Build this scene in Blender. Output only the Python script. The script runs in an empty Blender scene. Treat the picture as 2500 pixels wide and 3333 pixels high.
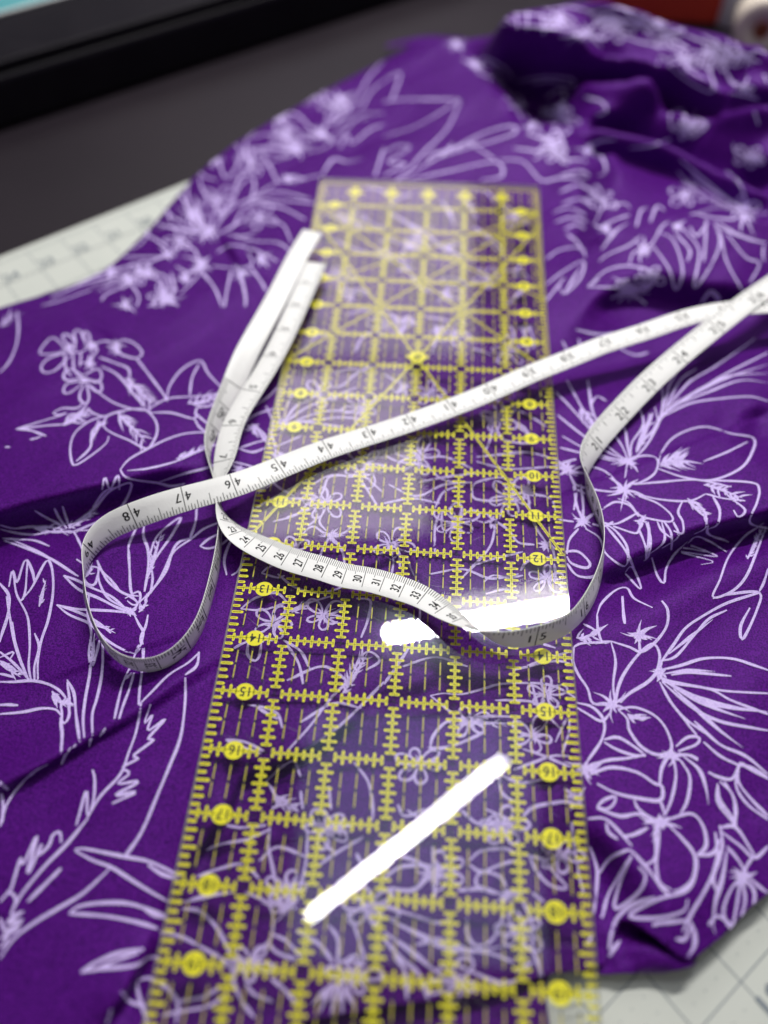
import bpy, bmesh, math, random
import numpy as np
from mathutils import Matrix, Vector
from mathutils.bvhtree import BVHTree

# ------------------------------------------------------------------ camera, world, lamps, exposure
scene = bpy.context.scene
COL = scene.collection
IN = 0.0254
ZR = 0.022                       # underside of the ruler above the cutting mat
FPX = 2591.3                     # focal length in photo pixels (photo 2500 x 3333)
CX, CY = 1250.0, 1666.5
RC = np.array([[0.9974290191, 0.0715336958, -0.0042757735],
               [0.0550124195, -0.8025708186, -0.5940149114],
               [-0.0459236930, 0.5922524897, -0.8044426660]])   # rows: right, down, forward
CC = np.array([0.00684314, -0.21120907, 0.31736661 + ZR])

cam_d = bpy.data.cameras.new('camera')
cam = bpy.data.objects.new('camera', cam_d)
COL.objects.link(cam)
m = Matrix.Identity(4)
for i in range(3):
    m[i][0] = RC[0][i]; m[i][1] = -RC[1][i]; m[i][2] = -RC[2][i]; m[i][3] = CC[i]
cam.matrix_world = m
cam_d.sensor_fit = 'HORIZONTAL'
cam_d.sensor_width = 36.0
cam_d.lens = 36.0 * FPX / 2500.0
cam_d.clip_start = 0.01
cam_d.clip_end = 50
cam_d.dof.use_dof = True
cam_d.dof.focus_distance = 0.368
cam_d.dof.aperture_fstop = 3.3
cam_d.dof.aperture_blades = 0
scene.camera = cam

world = bpy.data.worlds.new('World'); scene.world = world
world.use_nodes = True
bg = world.node_tree.nodes['Background']
bg.inputs[0].default_value = (0.90, 0.93, 1.0, 1)
bg.inputs[1].default_value = 0.07

def area(name, a, b, width, radiance, color=(1, 1, 1), up=None):
    """rectangular lamp from point a to point b, facing down on the table"""
    a = Vector(a); b = Vector(b); c = (a + b) / 2
    L = bpy.data.lights.new(name, 'AREA'); L.shape = 'RECTANGLE'
    ln = (b - a).length
    L.size = ln; L.size_y = width
    L.energy = radiance * math.pi * ln * width
    L.color = color
    o = bpy.data.objects.new(name, L); COL.objects.link(o)
    x = (b - a).normalized(); z = Vector((0, 0, 1)); z = (z - x * z.dot(x)).normalized(); y = z.cross(x)
    M = Matrix.Identity(4)
    for i in range(3):
        M[i][0] = x[i]; M[i][1] = y[i]; M[i][2] = z[i]; M[i][3] = c[i]
    o.matrix_world = M
    return o
def disk(name, c, dia, radiance, color=(1, 1, 1)):
    L = bpy.data.lights.new(name, 'AREA'); L.shape = 'DISK'; L.size = dia
    L.energy = radiance * math.pi * math.pi * dia * dia / 4; L.color = color
    o = bpy.data.objects.new(name, L); COL.objects.link(o); o.location = c
    return o

def bounce(px, py, Z):
    """point at height Z above the ruler whose mirror image the photo shows at a pixel"""
    d = np.array([(px - CX) / FPX, (py - CY) / FPX, 1.0]) @ RC
    P = CC + d * ((ZR + 0.003 - CC[2]) / d[2])
    return P + np.array([d[0], d[1], -d[2]]) * (Z / -d[2])
S = 2500 / 1659.0
LZ = 1.6
ta, tb = bounce(672 * S, 1976 * S, LZ), bounce(1084 * S, 1646 * S, LZ)
area('tube_lamp', ta, tb, 0.012, 90, (1.0, 0.98, 0.97))
disk('tube_lamp_end', ta, 0.012, 90); disk('tube_lamp_end', tb, 0.012, 90)
ua, ub = bounce(840 * S, 1369 * S, LZ), bounce(1420 * S, 1278 * S, LZ)
area('tube_lamp', ua, ub, 0.020, 470, (1.0, 0.97, 0.95))
wa, wb = bounce(930 * S, 1318 * S, LZ), bounce(1420 * S, 1243 * S, LZ)
area('lamp_reflector', wa, wb, 0.05, 7, (1.0, 0.93, 0.80))
# glowing panels added for the milky ceiling veil in the ruler and soft fill
def panel(x0, x1, ya, yb, rad, col):
    p0, p1 = bounce((x0 + x1) / 2 * S, ya * S, LZ), bounce((x0 + x1) / 2 * S, yb * S, LZ)
    l, r_ = bounce(x0 * S, (ya + yb) / 2 * S, LZ), bounce(x1 * S, (ya + yb) / 2 * S, LZ)
    area('veil_panel', p0, p1, float(np.linalg.norm(r_ - l)), rad, col)
panel(330, 905, 1165, 800, 2.7, (1.0, 0.97, 0.93))
panel(560, 1010, 770, 430, 2.0, (0.95, 0.88, 1.0))
panel(640, 1160, 2080, 1540, 0.8, (0.55, 0.70, 1.0))  # bluish panel added to veil the ruler around the tube reflection
fl = area('front_fill', (-0.5, -1.3, 1.5), (0.6, -1.3, 1.5), 0.9, 0.6, (1.0, 0.96, 0.92))  # added fill from the viewer side, brightens faces turned that way
disk('blue_glint', bounce(902 * S, 600 * S, LZ), 0.09, 14, (0.80, 0.95, 1.0)); disk('warm_glint', bounce(966 * S, 640 * S, LZ), 0.11, 9, (1.0, 0.95, 0.85))  # disks added for two small bright patches mirrored in the ruler
fl.rotation_euler = (math.radians(40), 0, 0)

vs = scene.view_settings
vs.view_transform = 'Standard'; vs.look = 'None'; vs.exposure = 0.52; vs.gamma = 1.0
scene.cycles.use_denoising = True
scene.cycles.max_bounces = 8
scene.cycles.transparent_max_bounces = 24
scene.cycles.sample_clamp_indirect = 6

# ------------------------------------------------------------------ helpers
def mat(name, base, rough=0.5, spec=0.5, **kw):
    M = bpy.data.materials.new(name); M.use_nodes = True
    nt = M.node_tree; b = nt.nodes['Principled BSDF']
    b.inputs['Base Color'].default_value = (*base, 1)
    b.inputs['Roughness'].default_value = rough
    b.inputs['Specular IOR Level'].default_value = spec
    for k, v in kw.items():
        b.inputs[k].default_value = v
    return M
def noise_color(M, c1, c2, scale, detail=4, bump=0.0, bscale=None, coords='Object', rough=None, sharp=False):
    nt = M.node_tree; b = nt.nodes['Principled BSDF']
    tc = nt.nodes.new('ShaderNodeTexCoord')
    n = nt.nodes.new('ShaderNodeTexNoise'); n.inputs['Scale'].default_value = scale; n.inputs['Detail'].default_value = detail
    nt.links.new(tc.outputs[coords], n.inputs['Vector'])
    r = nt.nodes.new('ShaderNodeMix'); r.data_type = 'RGBA'
    r.inputs['A'].default_value = (*c1, 1); r.inputs['B'].default_value = (*c2, 1)
    fac = n.outputs['Fac']
    if sharp:
        mp = nt.nodes.new('ShaderNodeMapRange'); mp.inputs['From Min'].default_value = 0.36; mp.inputs['From Max'].default_value = 0.64
        nt.links.new(fac, mp.inputs['Value']); fac = mp.outputs['Result']
    nt.links.new(fac, r.inputs['Factor'])
    nt.links.new(r.outputs['Result'], b.inputs['Base Color'])
    if bump:
        n2 = nt.nodes.new('ShaderNodeTexNoise'); n2.inputs['Scale'].default_value = bscale; n2.inputs['Detail'].default_value = 3
        nt.links.new(tc.outputs[coords], n2.inputs['Vector'])
        bp = nt.nodes.new('ShaderNodeBump'); bp.inputs['Strength'].default_value = bump; bp.inputs['Distance'].default_value = 0.0003
        nt.links.new(n2.outputs['Fac'], bp.inputs['Height']); nt.links.new(bp.outputs['Normal'], b.inputs['Normal'])
    if rough:
        mr = nt.nodes.new('ShaderNodeMapRange'); mr.inputs['To Min'].default_value = rough[0]; mr.inputs['To Max'].default_value = rough[1]
        nt.links.new(n.outputs['Fac'], mr.inputs['Value']); nt.links.new(mr.outputs['Result'], b.inputs['Roughness'])
    return M
def mesh_obj(name, verts, faces, material, parent=None, smooth=False):
    me = bpy.data.meshes.new(name)
    me.from_pydata([tuple(map(float, v)) for v in verts], [], faces)
    if smooth: me.polygons.foreach_set('use_smooth', [True] * len(me.polygons))
    if material: me.materials.append(material)
    o = bpy.data.objects.new(name, me); COL.objects.link(o)
    if parent: o.parent = parent
    return o
def empty(name, loc=(0, 0, 0)):
    o = bpy.data.objects.new(name, None); COL.objects.link(o); o.location = loc
    o.empty_display_size = 0.01
    return o
def tag(o, label, cat, group=None, kind=None):
    o['label'] = label; o['category'] = cat
    if group: o['group'] = group
    if kind: o['kind'] = kind
    return o
class Q:
    """collects quads / polygons"""
    def __init__(s): s.v = []; s.f = []
    def poly(s, pts):
        n = len(s.v); s.v += [tuple(p) for p in pts]; s.f.append(tuple(range(n, n + len(pts))))
    def mesh(s, vs_, fs_):
        n = len(s.v); s.v += [tuple(p) for p in vs_]; s.f += [tuple(i + n for i in f) for f in fs_]
    def build(s, name, material, parent=None, smooth=False): return mesh_obj(name, s.v, s.f, material, parent, smooth)
def bm_obj(name, bm, material, parent=None, smooth=False):
    me = bpy.data.meshes.new(name); bm.to_mesh(me); bm.free()
    if smooth: me.polygons.foreach_set('use_smooth', [True] * len(me.polygons))
    me.materials.append(material)
    o = bpy.data.objects.new(name, me); COL.objects.link(o)
    if parent: o.parent = parent
    return o
_G = {}
def glyph(text, height, squeeze=1.0, bold=0.0):
    """flat text mesh centred on the origin: (verts2d, faces)"""
    key = (text, bold)
    if key not in _G:
        cu = bpy.data.curves.new('t', 'FONT'); cu.body = text; cu.size = 1.0; cu.offset = bold; cu.resolution_u = 4
        ob = bpy.data.objects.new('t', cu); COL.objects.link(ob)
        dg = bpy.context.evaluated_depsgraph_get(); ev = ob.evaluated_get(dg); me = ev.to_mesh()
        v = np.array([vv.co[:2] for vv in me.vertices]); f = [tuple(p.vertices) for p in me.polygons]
        ev.to_mesh_clear(); bpy.data.objects.remove(ob); bpy.data.curves.remove(cu)
        lo, hi = v.min(0), v.max(0); v = (v - (lo + hi) / 2) / (0.70 if hi[1] - lo[1] < 0.05 else hi[1] - lo[1])
        _G[key] = (v, f)
    v, f = _G[key]
    return v * np.array([squeeze, 1.0]) * height, f

def ray(px, py):
    d = np.stack([(np.asarray(px, float) - CX) / FPX, (np.asarray(py, float) - CY) / FPX, np.ones_like(np.asarray(px, float))], -1)
    return d @ RC
def un(px, py, z):
    d = ray(px, py); t = (z - CC[2]) / d[..., 2]
    return CC + d * t[..., None] if np.ndim(t) else CC + d * t
def un1(x, y, z): return un(x * S, y * S, z)          # pixel in the 1659-wide view

# ------------------------------------------------------------------ materials
M_table = noise_color(mat('dark_desk', (0.02, 0.018, 0.02), 0.42, 0.25), (0.011, 0.008, 0.012), (0.020, 0.014, 0.020), 6, 5, rough=(0.40, 0.60))
M_mat = noise_color(mat('mat_vinyl', (0.66, 0.69, 0.62), 0.6, 0.3), (0.54, 0.57, 0.52), (0.60, 0.62, 0.57), 40, 5, 0.3, 1500)
M_matline = mat('mat_ink', (0.20, 0.23, 0.26), 0.6, 0.2)
M_black = noise_color(mat('black_gloss', (0.006, 0.007, 0.010), 0.45, 0.12), (0.005, 0.004, 0.007), (0.009, 0.007, 0.011), 30, 4, rough=(0.35, 0.6))
M_yellow = noise_color(mat('yellow_ink', (0.95, 0.88, 0.01), 0.5, 0.3), (0.93, 0.86, 0.008), (0.96, 0.90, 0.016), 120, 2)
M_ink = mat('black_ink', (0.012, 0.012, 0.012), 0.5, 0.3)
M_tapeink = mat('tape_ink', (0.015, 0.015, 0.016), 0.55, 0.2)
STROKES = """
>C
@printed_leaf
75,150 80,230 70,300 40,370 0,415
# 0,215 60,160 16 6
@printed_sprig
290,320 230,265 180,310 175,335 230,335 290,325
290,330 220,350 180,385 190,415 240,405 300,345
300,310 270,260 285,250 320,275 325,320
330,290 320,240 345,235 365,280
370,290 360,240 385,250 390,300
280,330 285,400 310,430
315,330 320,400 335,425
350,330 345,390
300,320 345,330 395,300 450,280 500,290
400,290 420,320 380,370 400,400
* 300,310 34
* 385,375 30
* 400,300 28
360,430 300,400 275,430 290,450 350,440
360,430 420,400 440,430 420,460 365,440
360,450 290,465 275,500 300,505 355,465
370,455 430,455 440,490 420,500 375,465
365,465 345,510 350,540 375,550 385,520 375,470
* 365,450 34
390,470 430,505 490,545 560,570 620,580
430,350 500,375 555,400 560,450
# 540,440 660,560 28 12
440,390 500,420 540,460 570,500 620,560
500,300 530,275 580,290 615,330 590,355 530,340 495,315 500,300
* 505,310 36
590,355 640,420 700,500 725,540
@printed_leaf
720,530 735,470 790,400 865,365 900,420 965,490
860,380 830,440 820,515
635,580 720,530 820,520 900,515 960,500
# 810,550 960,520 22 9
650,590 740,590 840,615 850,570 910,560 950,530
840,615 860,650 890,675
840,590 900,640 960,690
@printed_leaf
445,640 470,600 540,580 620,575 670,620 680,670 660,720 630,745 560,710 490,680 450,650 460,610
# 510,590 630,720 25 10
480,600 400,620 330,670 305,730 310,800 330,815 400,770 460,720 470,690
330,800 390,740 400,670 450,625
# 390,720 450,620 15 7
@printed_bird_flower
# 275,645 385,590 22 10
230,590 270,570 330,570 360,550
230,590 250,600 290,590
70,660 200,620 270,600
70,660 130,665 200,690
70,660 200,645 280,640
130,705 180,690
22,738 44,738
375,550 350,590 300,600 280,640
380,570 400,590 450,605 500,590 540,590
@printed_leaf
520,835 560,790 640,745 720,705 800,680 880,675 910,690
520,835 540,865 600,880 680,890 740,905 800,895
550,840 640,830 760,800 850,760 940,725
# 760,790 920,730 12 10
690,885 800,850 900,825 960,790
@printed_bird_flower
440,920 455,870 475,915 510,860 515,920
400,1000 450,930 500,910
300,1080 400,1010 470,930 560,890 560,930 520,1000 440,1050 320,1110
0,1090 80,1110 150,1115 250,1100 310,1110
# 140,1080 290,1095 18 8
150,1010 200,1040 270,1080
235,1000 260,1050 290,1090
270,990 300,1080
350,1100 440,1090 540,1060
# 300,1090 420,1010 18 8
@printed_flower
* 1230,640 50
1220,640 1280,560 1330,540
1220,640 1320,570 1440,520 1540,480
1230,650 1340,600 1450,580 1600,600
1230,640 1360,620 1480,610 1590,620
1225,630 1240,560 1270,500
1210,630 1200,560 1215,480
1230,640 1320,630 1400,640 1480,650
1180,740 1230,720 1300,690
1190,760 1180,700 1160,660
* 1200,770 40
1140,820 1190,900 1270,950
@printed_flower
* 1430,1120 48
1450,1120 1500,1100 1540,1050
1300,1120 1350,1080 1400,1110
1240,1040 1330,1010 1380,980
1420,1130 1390,1190 1370,1250
1440,1130 1480,1190 1490,1260
1390,970 1400,1010 1380,1060 1410,1100
@printed_flower
* 1340,960 45
1350,900 1430,860 1540,870
1380,960 1400,920 1420,870 1480,860
1350,970 1370,1040 1330,1080
* 1560,860 48
1560,880 1610,960 1640,1010
1580,870 1650,930
1560,850 1600,790 1659,780
1540,850 1490,800 1450,810
1110,1000 1180,960 1260,960 1330,960
1180,1060 1280,1030 1340,970
@printed_leaf
1100,560 1160,520 1200,480
1050,640 1100,600 1190,570
1100,640 1130,690 1170,740
* 1095,655 40
1040,740 1100,720 1150,700 1110,650
1020,740 1090,760 1150,740
1000,800 1080,820 1130,850
* 1030,830 30
1150,560 1180,640 1160,720
1620,380 1540,420 1480,470 1430,480
1440,420 1520,400 1600,420
>E
@printed_stem
0,10 60,25 150,20 230,45 310,40 330,60
330,60 345,90 365,135 390,175
320,40 400,10 480,0
10,70 70,75 150,80 215,105
20,80 130,120 230,165 340,235
60,80 170,130 250,180 330,230
@printed_bird_flower
0,265 40,320 35,400 10,480 0,520
40,280 55,210 75,260 110,165 140,210 150,260
60,220 70,300 90,340 110,300 120,170
100,330 140,280 200,170 225,200 230,300 210,420 180,510 165,600 165,680
80,330 120,410 130,520 125,620 135,680
30,320 45,420 60,500 90,600 125,680
# 170,365 200,250 10 5
150,480 170,540 150,620 150,680
& 55,430 62,500 80,570 14
0,560 50,600 100,650 130,685
0,585 60,560 45,590
0,600 70,640
0,655 60,670
# 0,610 90,670 15 7
0,690 60,690 140,685 210,700 260,730 285,760
285,760 265,790 270,830
0,830 100,820 180,805 240,810 265,835
0,790 80,792
# 225,730 290,800 20 8
270,830 265,870 270,920 265,1000
260,845 280,870 300,830 290,760
290,680 320,740 330,840 345,950
290,690 300,760 300,830
@printed_bird_flower
275,230 340,290 430,330 510,370 570,390
275,230 330,250 400,285 480,320 550,380
245,357 330,375 420,380 500,385 570,395
245,357 300,400 390,440 450,500 520,545 590,570
245,357 340,390 420,430 480,480
# 390,430 500,480 10 6
330,160 380,190 430,200 470,260 540,310 600,320
420,165 440,210 480,250 520,300
425,200 430,260 470,330 560,380
540,330 600,300 605,340 580,360 550,340
545,310 595,350 560,395
* 565,390 30
555,110 560,200 565,290 580,330
600,0 560,90 555,120
625,0 620,60 640,120 640,200 625,300
640,170 680,60 780,-20 740,60 690,130 640,210
# 635,250 700,40 10 9
600,350 660,290 720,210 750,130 830,70 880,30 950,0
625,340 650,300 660,240 650,180
650,310 700,230 760,100 820,70
850,-60 845,0 820,75
580,400 600,440 620,480 605,540 580,570
640,400 630,450 610,500 620,560 615,640 605,720 600,790
# 600,390 640,340 15 5
@printed_leaf
865,105 900,75 950,50 1000,35
865,105 900,115 960,95 1010,50
980,230 970,160 1000,80 1050,30
1000,230 1030,210 1060,150
@printed_stem
560,630 530,700 510,780 495,850
580,650 560,720 530,800 515,850
600,530 560,640
# 540,680 570,650 8 4
860,560 850,620 800,660
860,565 810,610 730,660 650,740 600,790
385,310 380,400 395,480 385,560 390,640 370,760 360,850 365,940
440,490 445,560 440,660 420,760 400,830 400,920
# 395,610 410,480 12 6
430,510 420,560 400,620
# 365,240 405,200 14 6
360,200 370,260 410,270 430,200
265,1045 290,990 330,960
& 385,970 392,935 400,905 16
& 430,925 445,905 462,880 16
@printed_leaf
610,780 590,900 555,1000 520,1090 430,1190 360,1310
650,785 625,870 660,830 640,900 715,850 640,935 665,940 575,1010 600,1020 530,1060 560,1085 510,1130 600,1120 500,1180 590,1165 485,1215
800,670 800,780 780,930 730,1060 680,1180 620,1327
0,1315 30,1220 90,1130 150,1075 205,1045
0,1120 35,1155
5,1170 15,1230 10,1300
120,1100 150,1085
400,1070 410,1110 405,1200 380,1270 375,1160 350,1240 330,1310
@printed_flower
1040,375 1100,330 1190,305 1240,345
1040,375 1130,380 1200,360 1240,345
1240,390 1330,350 1430,320
# 1260,390 1340,350 14 6
1010,545 1060,520 1140,500
1075,510 1070,570 1100,600 1120,580 1130,520
1140,470 1240,410
1225,510 1300,560 1340,640
1240,530 1290,610 1310,700
* 1140,500 30
1410,370 1400,420 1430,440 1460,430
1130,220 1170,190 1250,170 1330,180
1130,220 1200,240 1230,230
@printed_leaf
1070,790 1140,800 1200,830 1220,890
1110,800 1200,850
975,940 1060,950 1140,990
975,940 1040,970 1130,1000
@printed_leaf
1250,980 1340,880 1430,760 1490,700 1530,640
1300,990 1400,930 1500,850 1659,690
# 1480,740 1590,560 25 9
1530,640 1560,580 1600,560 1640,600 1580,640
1540,330 1600,340 1590,420 1560,500
>G
@printed_leaf
380,440 290,550 200,640 100,760 60,830
0,1045 60,960 150,890 250,830 350,770 430,700 480,650
540,605 600,520 640,440
325,575 360,570 440,585 540,605 640,625 720,660 780,690
325,580 400,620 480,650 560,700 640,750 730,800
640,640 700,680 770,700
@printed_leaf
300,850 340,820 430,805 540,805 620,825 720,860
300,850 380,855 480,865 600,890 680,915
& 620,830 680,860 730,875 20
350,1105 420,1060 520,1020 620,1005
350,1105 430,1090 580,1075 640,1040 690,1040
430,1085 520,1045 600,1020
460,1327 480,1260
@printed_leaf
265,545 260,500 230,510 210,560 160,600 185,545 120,680 160,515 100,640 90,610 50,740 30,760
0,800 40,760 70,790 50,860 100,840 30,890 100,880 20,930 90,910 0,960
265,655 170,750 120,800
0,870 30,960 0,1000
@printed_flower
890,575 960,550 1070,530 1160,490
980,470 1050,480 1150,470
855,690 940,660 1030,635 1050,640
1070,650 1120,700
1165,480 1160,560 1180,660 1190,720
1330,480 1325,600 1310,690 1290,760
* 1230,820 80
1060,760 1150,800 1180,860 1170,960 1120,1010 1070,1060
@printed_flower
790,830 860,840 920,890 960,950 1000,1040
690,930 780,950 860,990 950,1040
& 800,800 900,775 1010,760 22
* 1000,1070 75
1180,940 1240,970 1300,1040
1160,980 1200,1020 1280,1050
590,1140 650,1130 730,1180 770,1240 760,1327
590,1140 600,1200 640,1327
770,1230 880,1210 950,1170
525,1185 560,1230 630,1250
700,1290 800,1270 900,1250 980,1200
1060,1150 1100,1200 1180,1230
1170,1130 1230,1180 1280,1240
1000,1120 1040,1220 1100,1300
@printed_flower
& 1440,1150 1390,1200 1340,1250 22
& 1445,1150 1410,1210 1380,1280 24
& 1455,1150 1445,1220 1430,1290 24
& 1465,1150 1475,1220 1480,1290 24
& 1480,1150 1510,1210 1540,1270 22
1420,900 1460,960 1460,1060 1470,1080
1470,1060 1520,1055 1580,1075
1500,840 1530,900 1580,1060
@printed_flower
1150,280 1260,190 1300,260
1530,200 1590,280 1610,380 1610,450
1150,280 1180,320 1200,380 1170,400 1230,380 1290,410
# 1180,340 1290,400 22 7
1300,320 1310,400
1400,400 1440,460 1520,470
* 1450,480 55
1380,640 1450,590 1570,520
1400,540 1450,590
1540,590 1570,640
1420,300 1430,400
>F
@printed_leaf
1140,0 1145,60 1130,160
1200,0 1210,80 1140,140
1250,0 1270,60 1200,110
1040,215 1070,190 1110,280 1100,285 1040,220
1155,150 1180,230 1210,265 1220,200 1260,130 1310,80
1290,110 1400,130 1320,100 1440,150 1280,130 1420,170 1400,180 1370,185
1310,90 1360,60 1480,130
@printed_leaf
1640,0 1560,60 1490,150 1450,250 1420,325 1500,300 1560,240 1610,130 1650,20
# 1570,160 1640,20 12 8
1420,330 1500,310 1620,305 1610,380 1550,505 1540,450 1580,370
1659,200 1640,260 1620,300
@printed_flower
920,400 940,350 1000,295 1050,285 1080,330 1160,370
920,400 925,470 945,520 980,515
1030,320 1035,400 1040,440
1200,340 1225,380 1220,450 1170,520 1110,560 1060,540 980,515
* 1100,490 70
1100,500 1105,560
820,540 850,525 930,520 980,515
# 830,500 920,490 26 7
820,540 815,600 840,660 880,720 900,780 960,790
980,515 1000,600 990,700 1000,790
1000,790 1010,720 1040,650 1100,570 1160,525 1190,570 1180,640 1140,690 1060,740 1020,780
* 985,790 85
860,440 900,460 920,480
@printed_leaf
1200,600 1250,530 1300,460 1370,410 1480,350 1620,305
1200,600 1260,580 1330,500 1400,420 1480,380
& 1230,570 1330,490 1420,420 18
1190,640 1280,620 1380,590 1500,590 1600,620 1659,640
1170,660 1200,600
* 1195,650 36
1240,660 1330,650 1500,665
& 1210,655 1320,640 1430,645 18
1180,670 1250,690 1350,710 1480,730 1659,740
1200,690 1400,720 1500,770 1659,830
& 1200,680 1350,760 1500,800 1659,820 34
& 1200,670 1300,740 1420,800 1560,850 26
1200,690 1330,800 1450,860 1600,890 1659,900
& 1250,720 1350,810 1450,900 1550,975 24
1190,690 1240,780 1310,870 1350,920
1340,860 1450,960 1560,1010 1659,1090
1250,790 1300,850 1420,930
@printed_flower
1010,810 1080,800 1160,830 1210,880 1240,950 1235,990 1180,1005 1110,970 1060,900 1050,850 1010,810
# 1050,830 1120,860 20 6
830,780 900,800 950,860 940,940 880,1030
830,800 880,830 940,860 980,820
* 870,1070 75
950,940 1010,930 1080,970 1120,1000
950,950 1000,980 1070,1005 1130,1010
880,1060 960,1030 1050,1020 1130,1005
890,1090 980,1060 1090,1080 1170,1130 1200,1140 1195,1200 1110,1195 1000,1170 920,1130
@printed_flower
1240,990 1200,1060 1190,1140
* 1250,1010 60
1260,970 1310,930 1360,930 1350,960 1270,990
1270,1000 1330,1010 1360,1030 1300,1000
1250,1020 1260,1100 1240,1200 1210,1270
1280,1030 1320,1100 1310,1200 1280,1260
& 1290,1010 1360,1070 1390,1150 1400,1220 20
1380,950 1450,1010 1530,1050
1400,1080 1440,1100 1500,1110 1530,1060 1540,1040 1570,1060 1659,1110
1530,1060 1530,1120 1580,1190 1659,1270
1440,1130 1450,1200 1500,1270 1520,1320
1470,1120 1510,1200 1520,1320
@printed_flower
920,1230 950,1200 1000,1185 990,1220 960,1240 920,1230
920,1235 1020,1270 1100,1260 1180,1290
1080,1200 1100,1240 1170,1290
1190,1200 1210,1260
* 1190,1300 75
@printed_flower
200,980 210,930 260,870 330,850 450,850
190,975 260,975 340,950 430,910
# 330,870 550,870 12 9
200,750 260,740 330,745 430,720 500,700 620,695 700,700 760,720 830,760
480,770 560,770 650,780 700,830 760,890
200,750 250,790 300,830
330,860 420,840 560,840
640,700 660,780 690,860
0,700 70,600 110,540
620,620 700,590 800,560
560,640 620,625 740,600 800,610
740,950 790,850 800,900 770,1000
600,980 690,1010 760,1040 810,1060
@printed_flower
430,260 470,230 540,240 600,230
440,310 520,290 580,300
150,250 155,400 140,480
140,250 100,150
590,210 620,170 720,150
735,180 740,250
690,410 720,380 760,370
600,440 680,430 780,450
10,80 40,160 30,240
20,100 60,120 70,200
>H
@printed_flower
1030,520 1080,510 1140,480
1170,490 1175,580 1165,620 1130,640
1190,490 1180,580 1175,650 1190,720 1240,750
1230,470 1290,530 1340,600 1335,700 1290,745 1250,755
1240,440 1330,420 1380,480 1390,560 1350,600
1350,600 1420,590 1450,530
@printed_leaf
1350,610 1350,650 1330,720 1290,760 1180,790 1060,860 1170,870 1290,840 1310,790
1100,650 1130,690 1100,760 1000,830 1020,720 1070,600
920,690 980,610 1060,575 1070,590
1070,600 1010,700 970,770 940,870
1070,580 1140,660 1200,740 1240,780
975,1035 980,950 1010,870 1080,810 1170,780
975,1035 1020,970
@printed_stem
1450,470 1460,560 1430,660 1380,760 1320,860 1290,930
1430,500 1440,600 1420,700 1440,760
& 1480,580 1460,700 1430,800 1420,900 1430,940 20
& 1320,880 1340,930 1340,990 1310,1040 22
1310,880 1200,890 1160,900
1330,890 1300,960 1260,960
1540,690 1490,760 1465,850 1500,910 1520,830 1540,700
1540,700 1560,780 1540,870 1500,910
1560,700 1600,760 1590,840
1570,690 1640,750 1659,760
1590,610 1560,660 1580,700
1460,500 1540,560 1600,610 1659,560
1450,480 1520,480 1600,600
1480,560 1530,620 1570,690
* 1550,690 50
1530,210 1520,300 1570,380 1659,445
1530,210 1590,220 1659,265
1440,290 1440,370 1500,450 1520,480
1450,280 1500,330 1520,400 1510,470
1400,900 1440,860 1500,900
@printed_leaf
880,440 950,440 1000,480 1070,560
960,460 970,500 1010,530
890,560 920,660 915,760 905,850
900,940 870,990
@printed_flower
* 550,770 75
320,750 420,745 500,765
400,690 430,670 500,690 530,740
400,690 400,730 460,750
370,640 420,670 500,640 570,620
370,620 420,580 520,570 570,590
620,600 690,620 740,680 790,740 720,730 660,670 630,610
700,600 760,540
810,450 820,560 840,680 860,760
640,760 690,800
360,870 360,940 400,990 470,960 520,850
@printed_leaf
0,820 100,850 230,890 280,880
& 30,880 130,930 280,1000 400,1010 520,990 24
& 0,930 100,1000 200,1080 280,1150 20
0,960 80,1050 150,1110 190,1220
40,1030 90,1100 100,1220
290,1060 400,1110 500,1150 570,1140
300,1000 450,1020 560,1060
600,800 640,900 640,1000
640,1010 670,1080 680,1140
570,1100 640,1060
@printed_flower
* 210,680 60
0,700 70,650 190,640
20,740 120,750 190,700
60,600 130,620 200,660
210,560 220,780
440,400 530,440 540,460 440,460 480,420
* 500,450 55
60,380 90,430 180,400
330,400 400,460 480,470
600,430 650,390 750,370 820,360
* 830,360 60
560,230 640,200 730,170 800,170
500,250 510,330 590,380
>D
@printed_leaf
880,45 930,10
* 1060,60 50
1060,60 1000,30 1060,10
980,90 1060,70 1160,40
1060,70 1130,120
1010,110 1050,70
1370,110 1410,60 1450,100 1380,130
770,280 800,340
840,270 850,310
830,230 920,250 1000,245
1000,300 1080,340 1140,330
@printed_flower
740,500 800,560 880,650 960,730 1040,790
790,450 850,560 900,640 960,720
880,450 890,520 900,580 930,640 980,700
960,540 920,520 890,560
750,600 850,680 950,750 1040,790
770,690 860,740 960,780 1050,795
760,740 880,770 1000,800
1000,620 1040,660 1050,720 1060,780
960,640 1020,720 1050,780
# 850,560 960,740 20 12
1100,560 1120,640 1070,720 1065,780
1200,480 1205,540 1190,620 1140,720 1090,780
1170,565 1180,640 1120,710 1090,760 1110,690 1160,590
# 1100,750 1165,590 14 9
* 1060,795 60
@printed_leaf
1210,580 1260,520 1330,450 1430,390 1560,300 1600,270
1215,590 1290,540 1380,480 1480,420 1659,330
1215,600 1320,550 1440,530 1580,520 1659,540
1210,570 1230,480 1260,420 1270,380
1220,560 1280,450 1350,400
& 1240,560 1380,480 1500,430 1659,420 20
& 1250,560 1400,500 1540,450 1659,460 18
& 1340,510 1480,440 1659,380 16
1250,530 1330,440
& 1150,680 1190,620 1215,590 1280,520 20
@printed_flower
* 790,830 65
740,820 790,800 830,790
750,830 800,840 860,850
800,850 830,930 820,1010
830,920 870,940
800,850 860,820 950,840 1010,900 1000,930 900,920 830,900 800,850
@printed_flower
* 1040,925 85
1040,870 1060,800 1120,775 1180,790 1170,850 1110,890 1060,900
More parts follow.
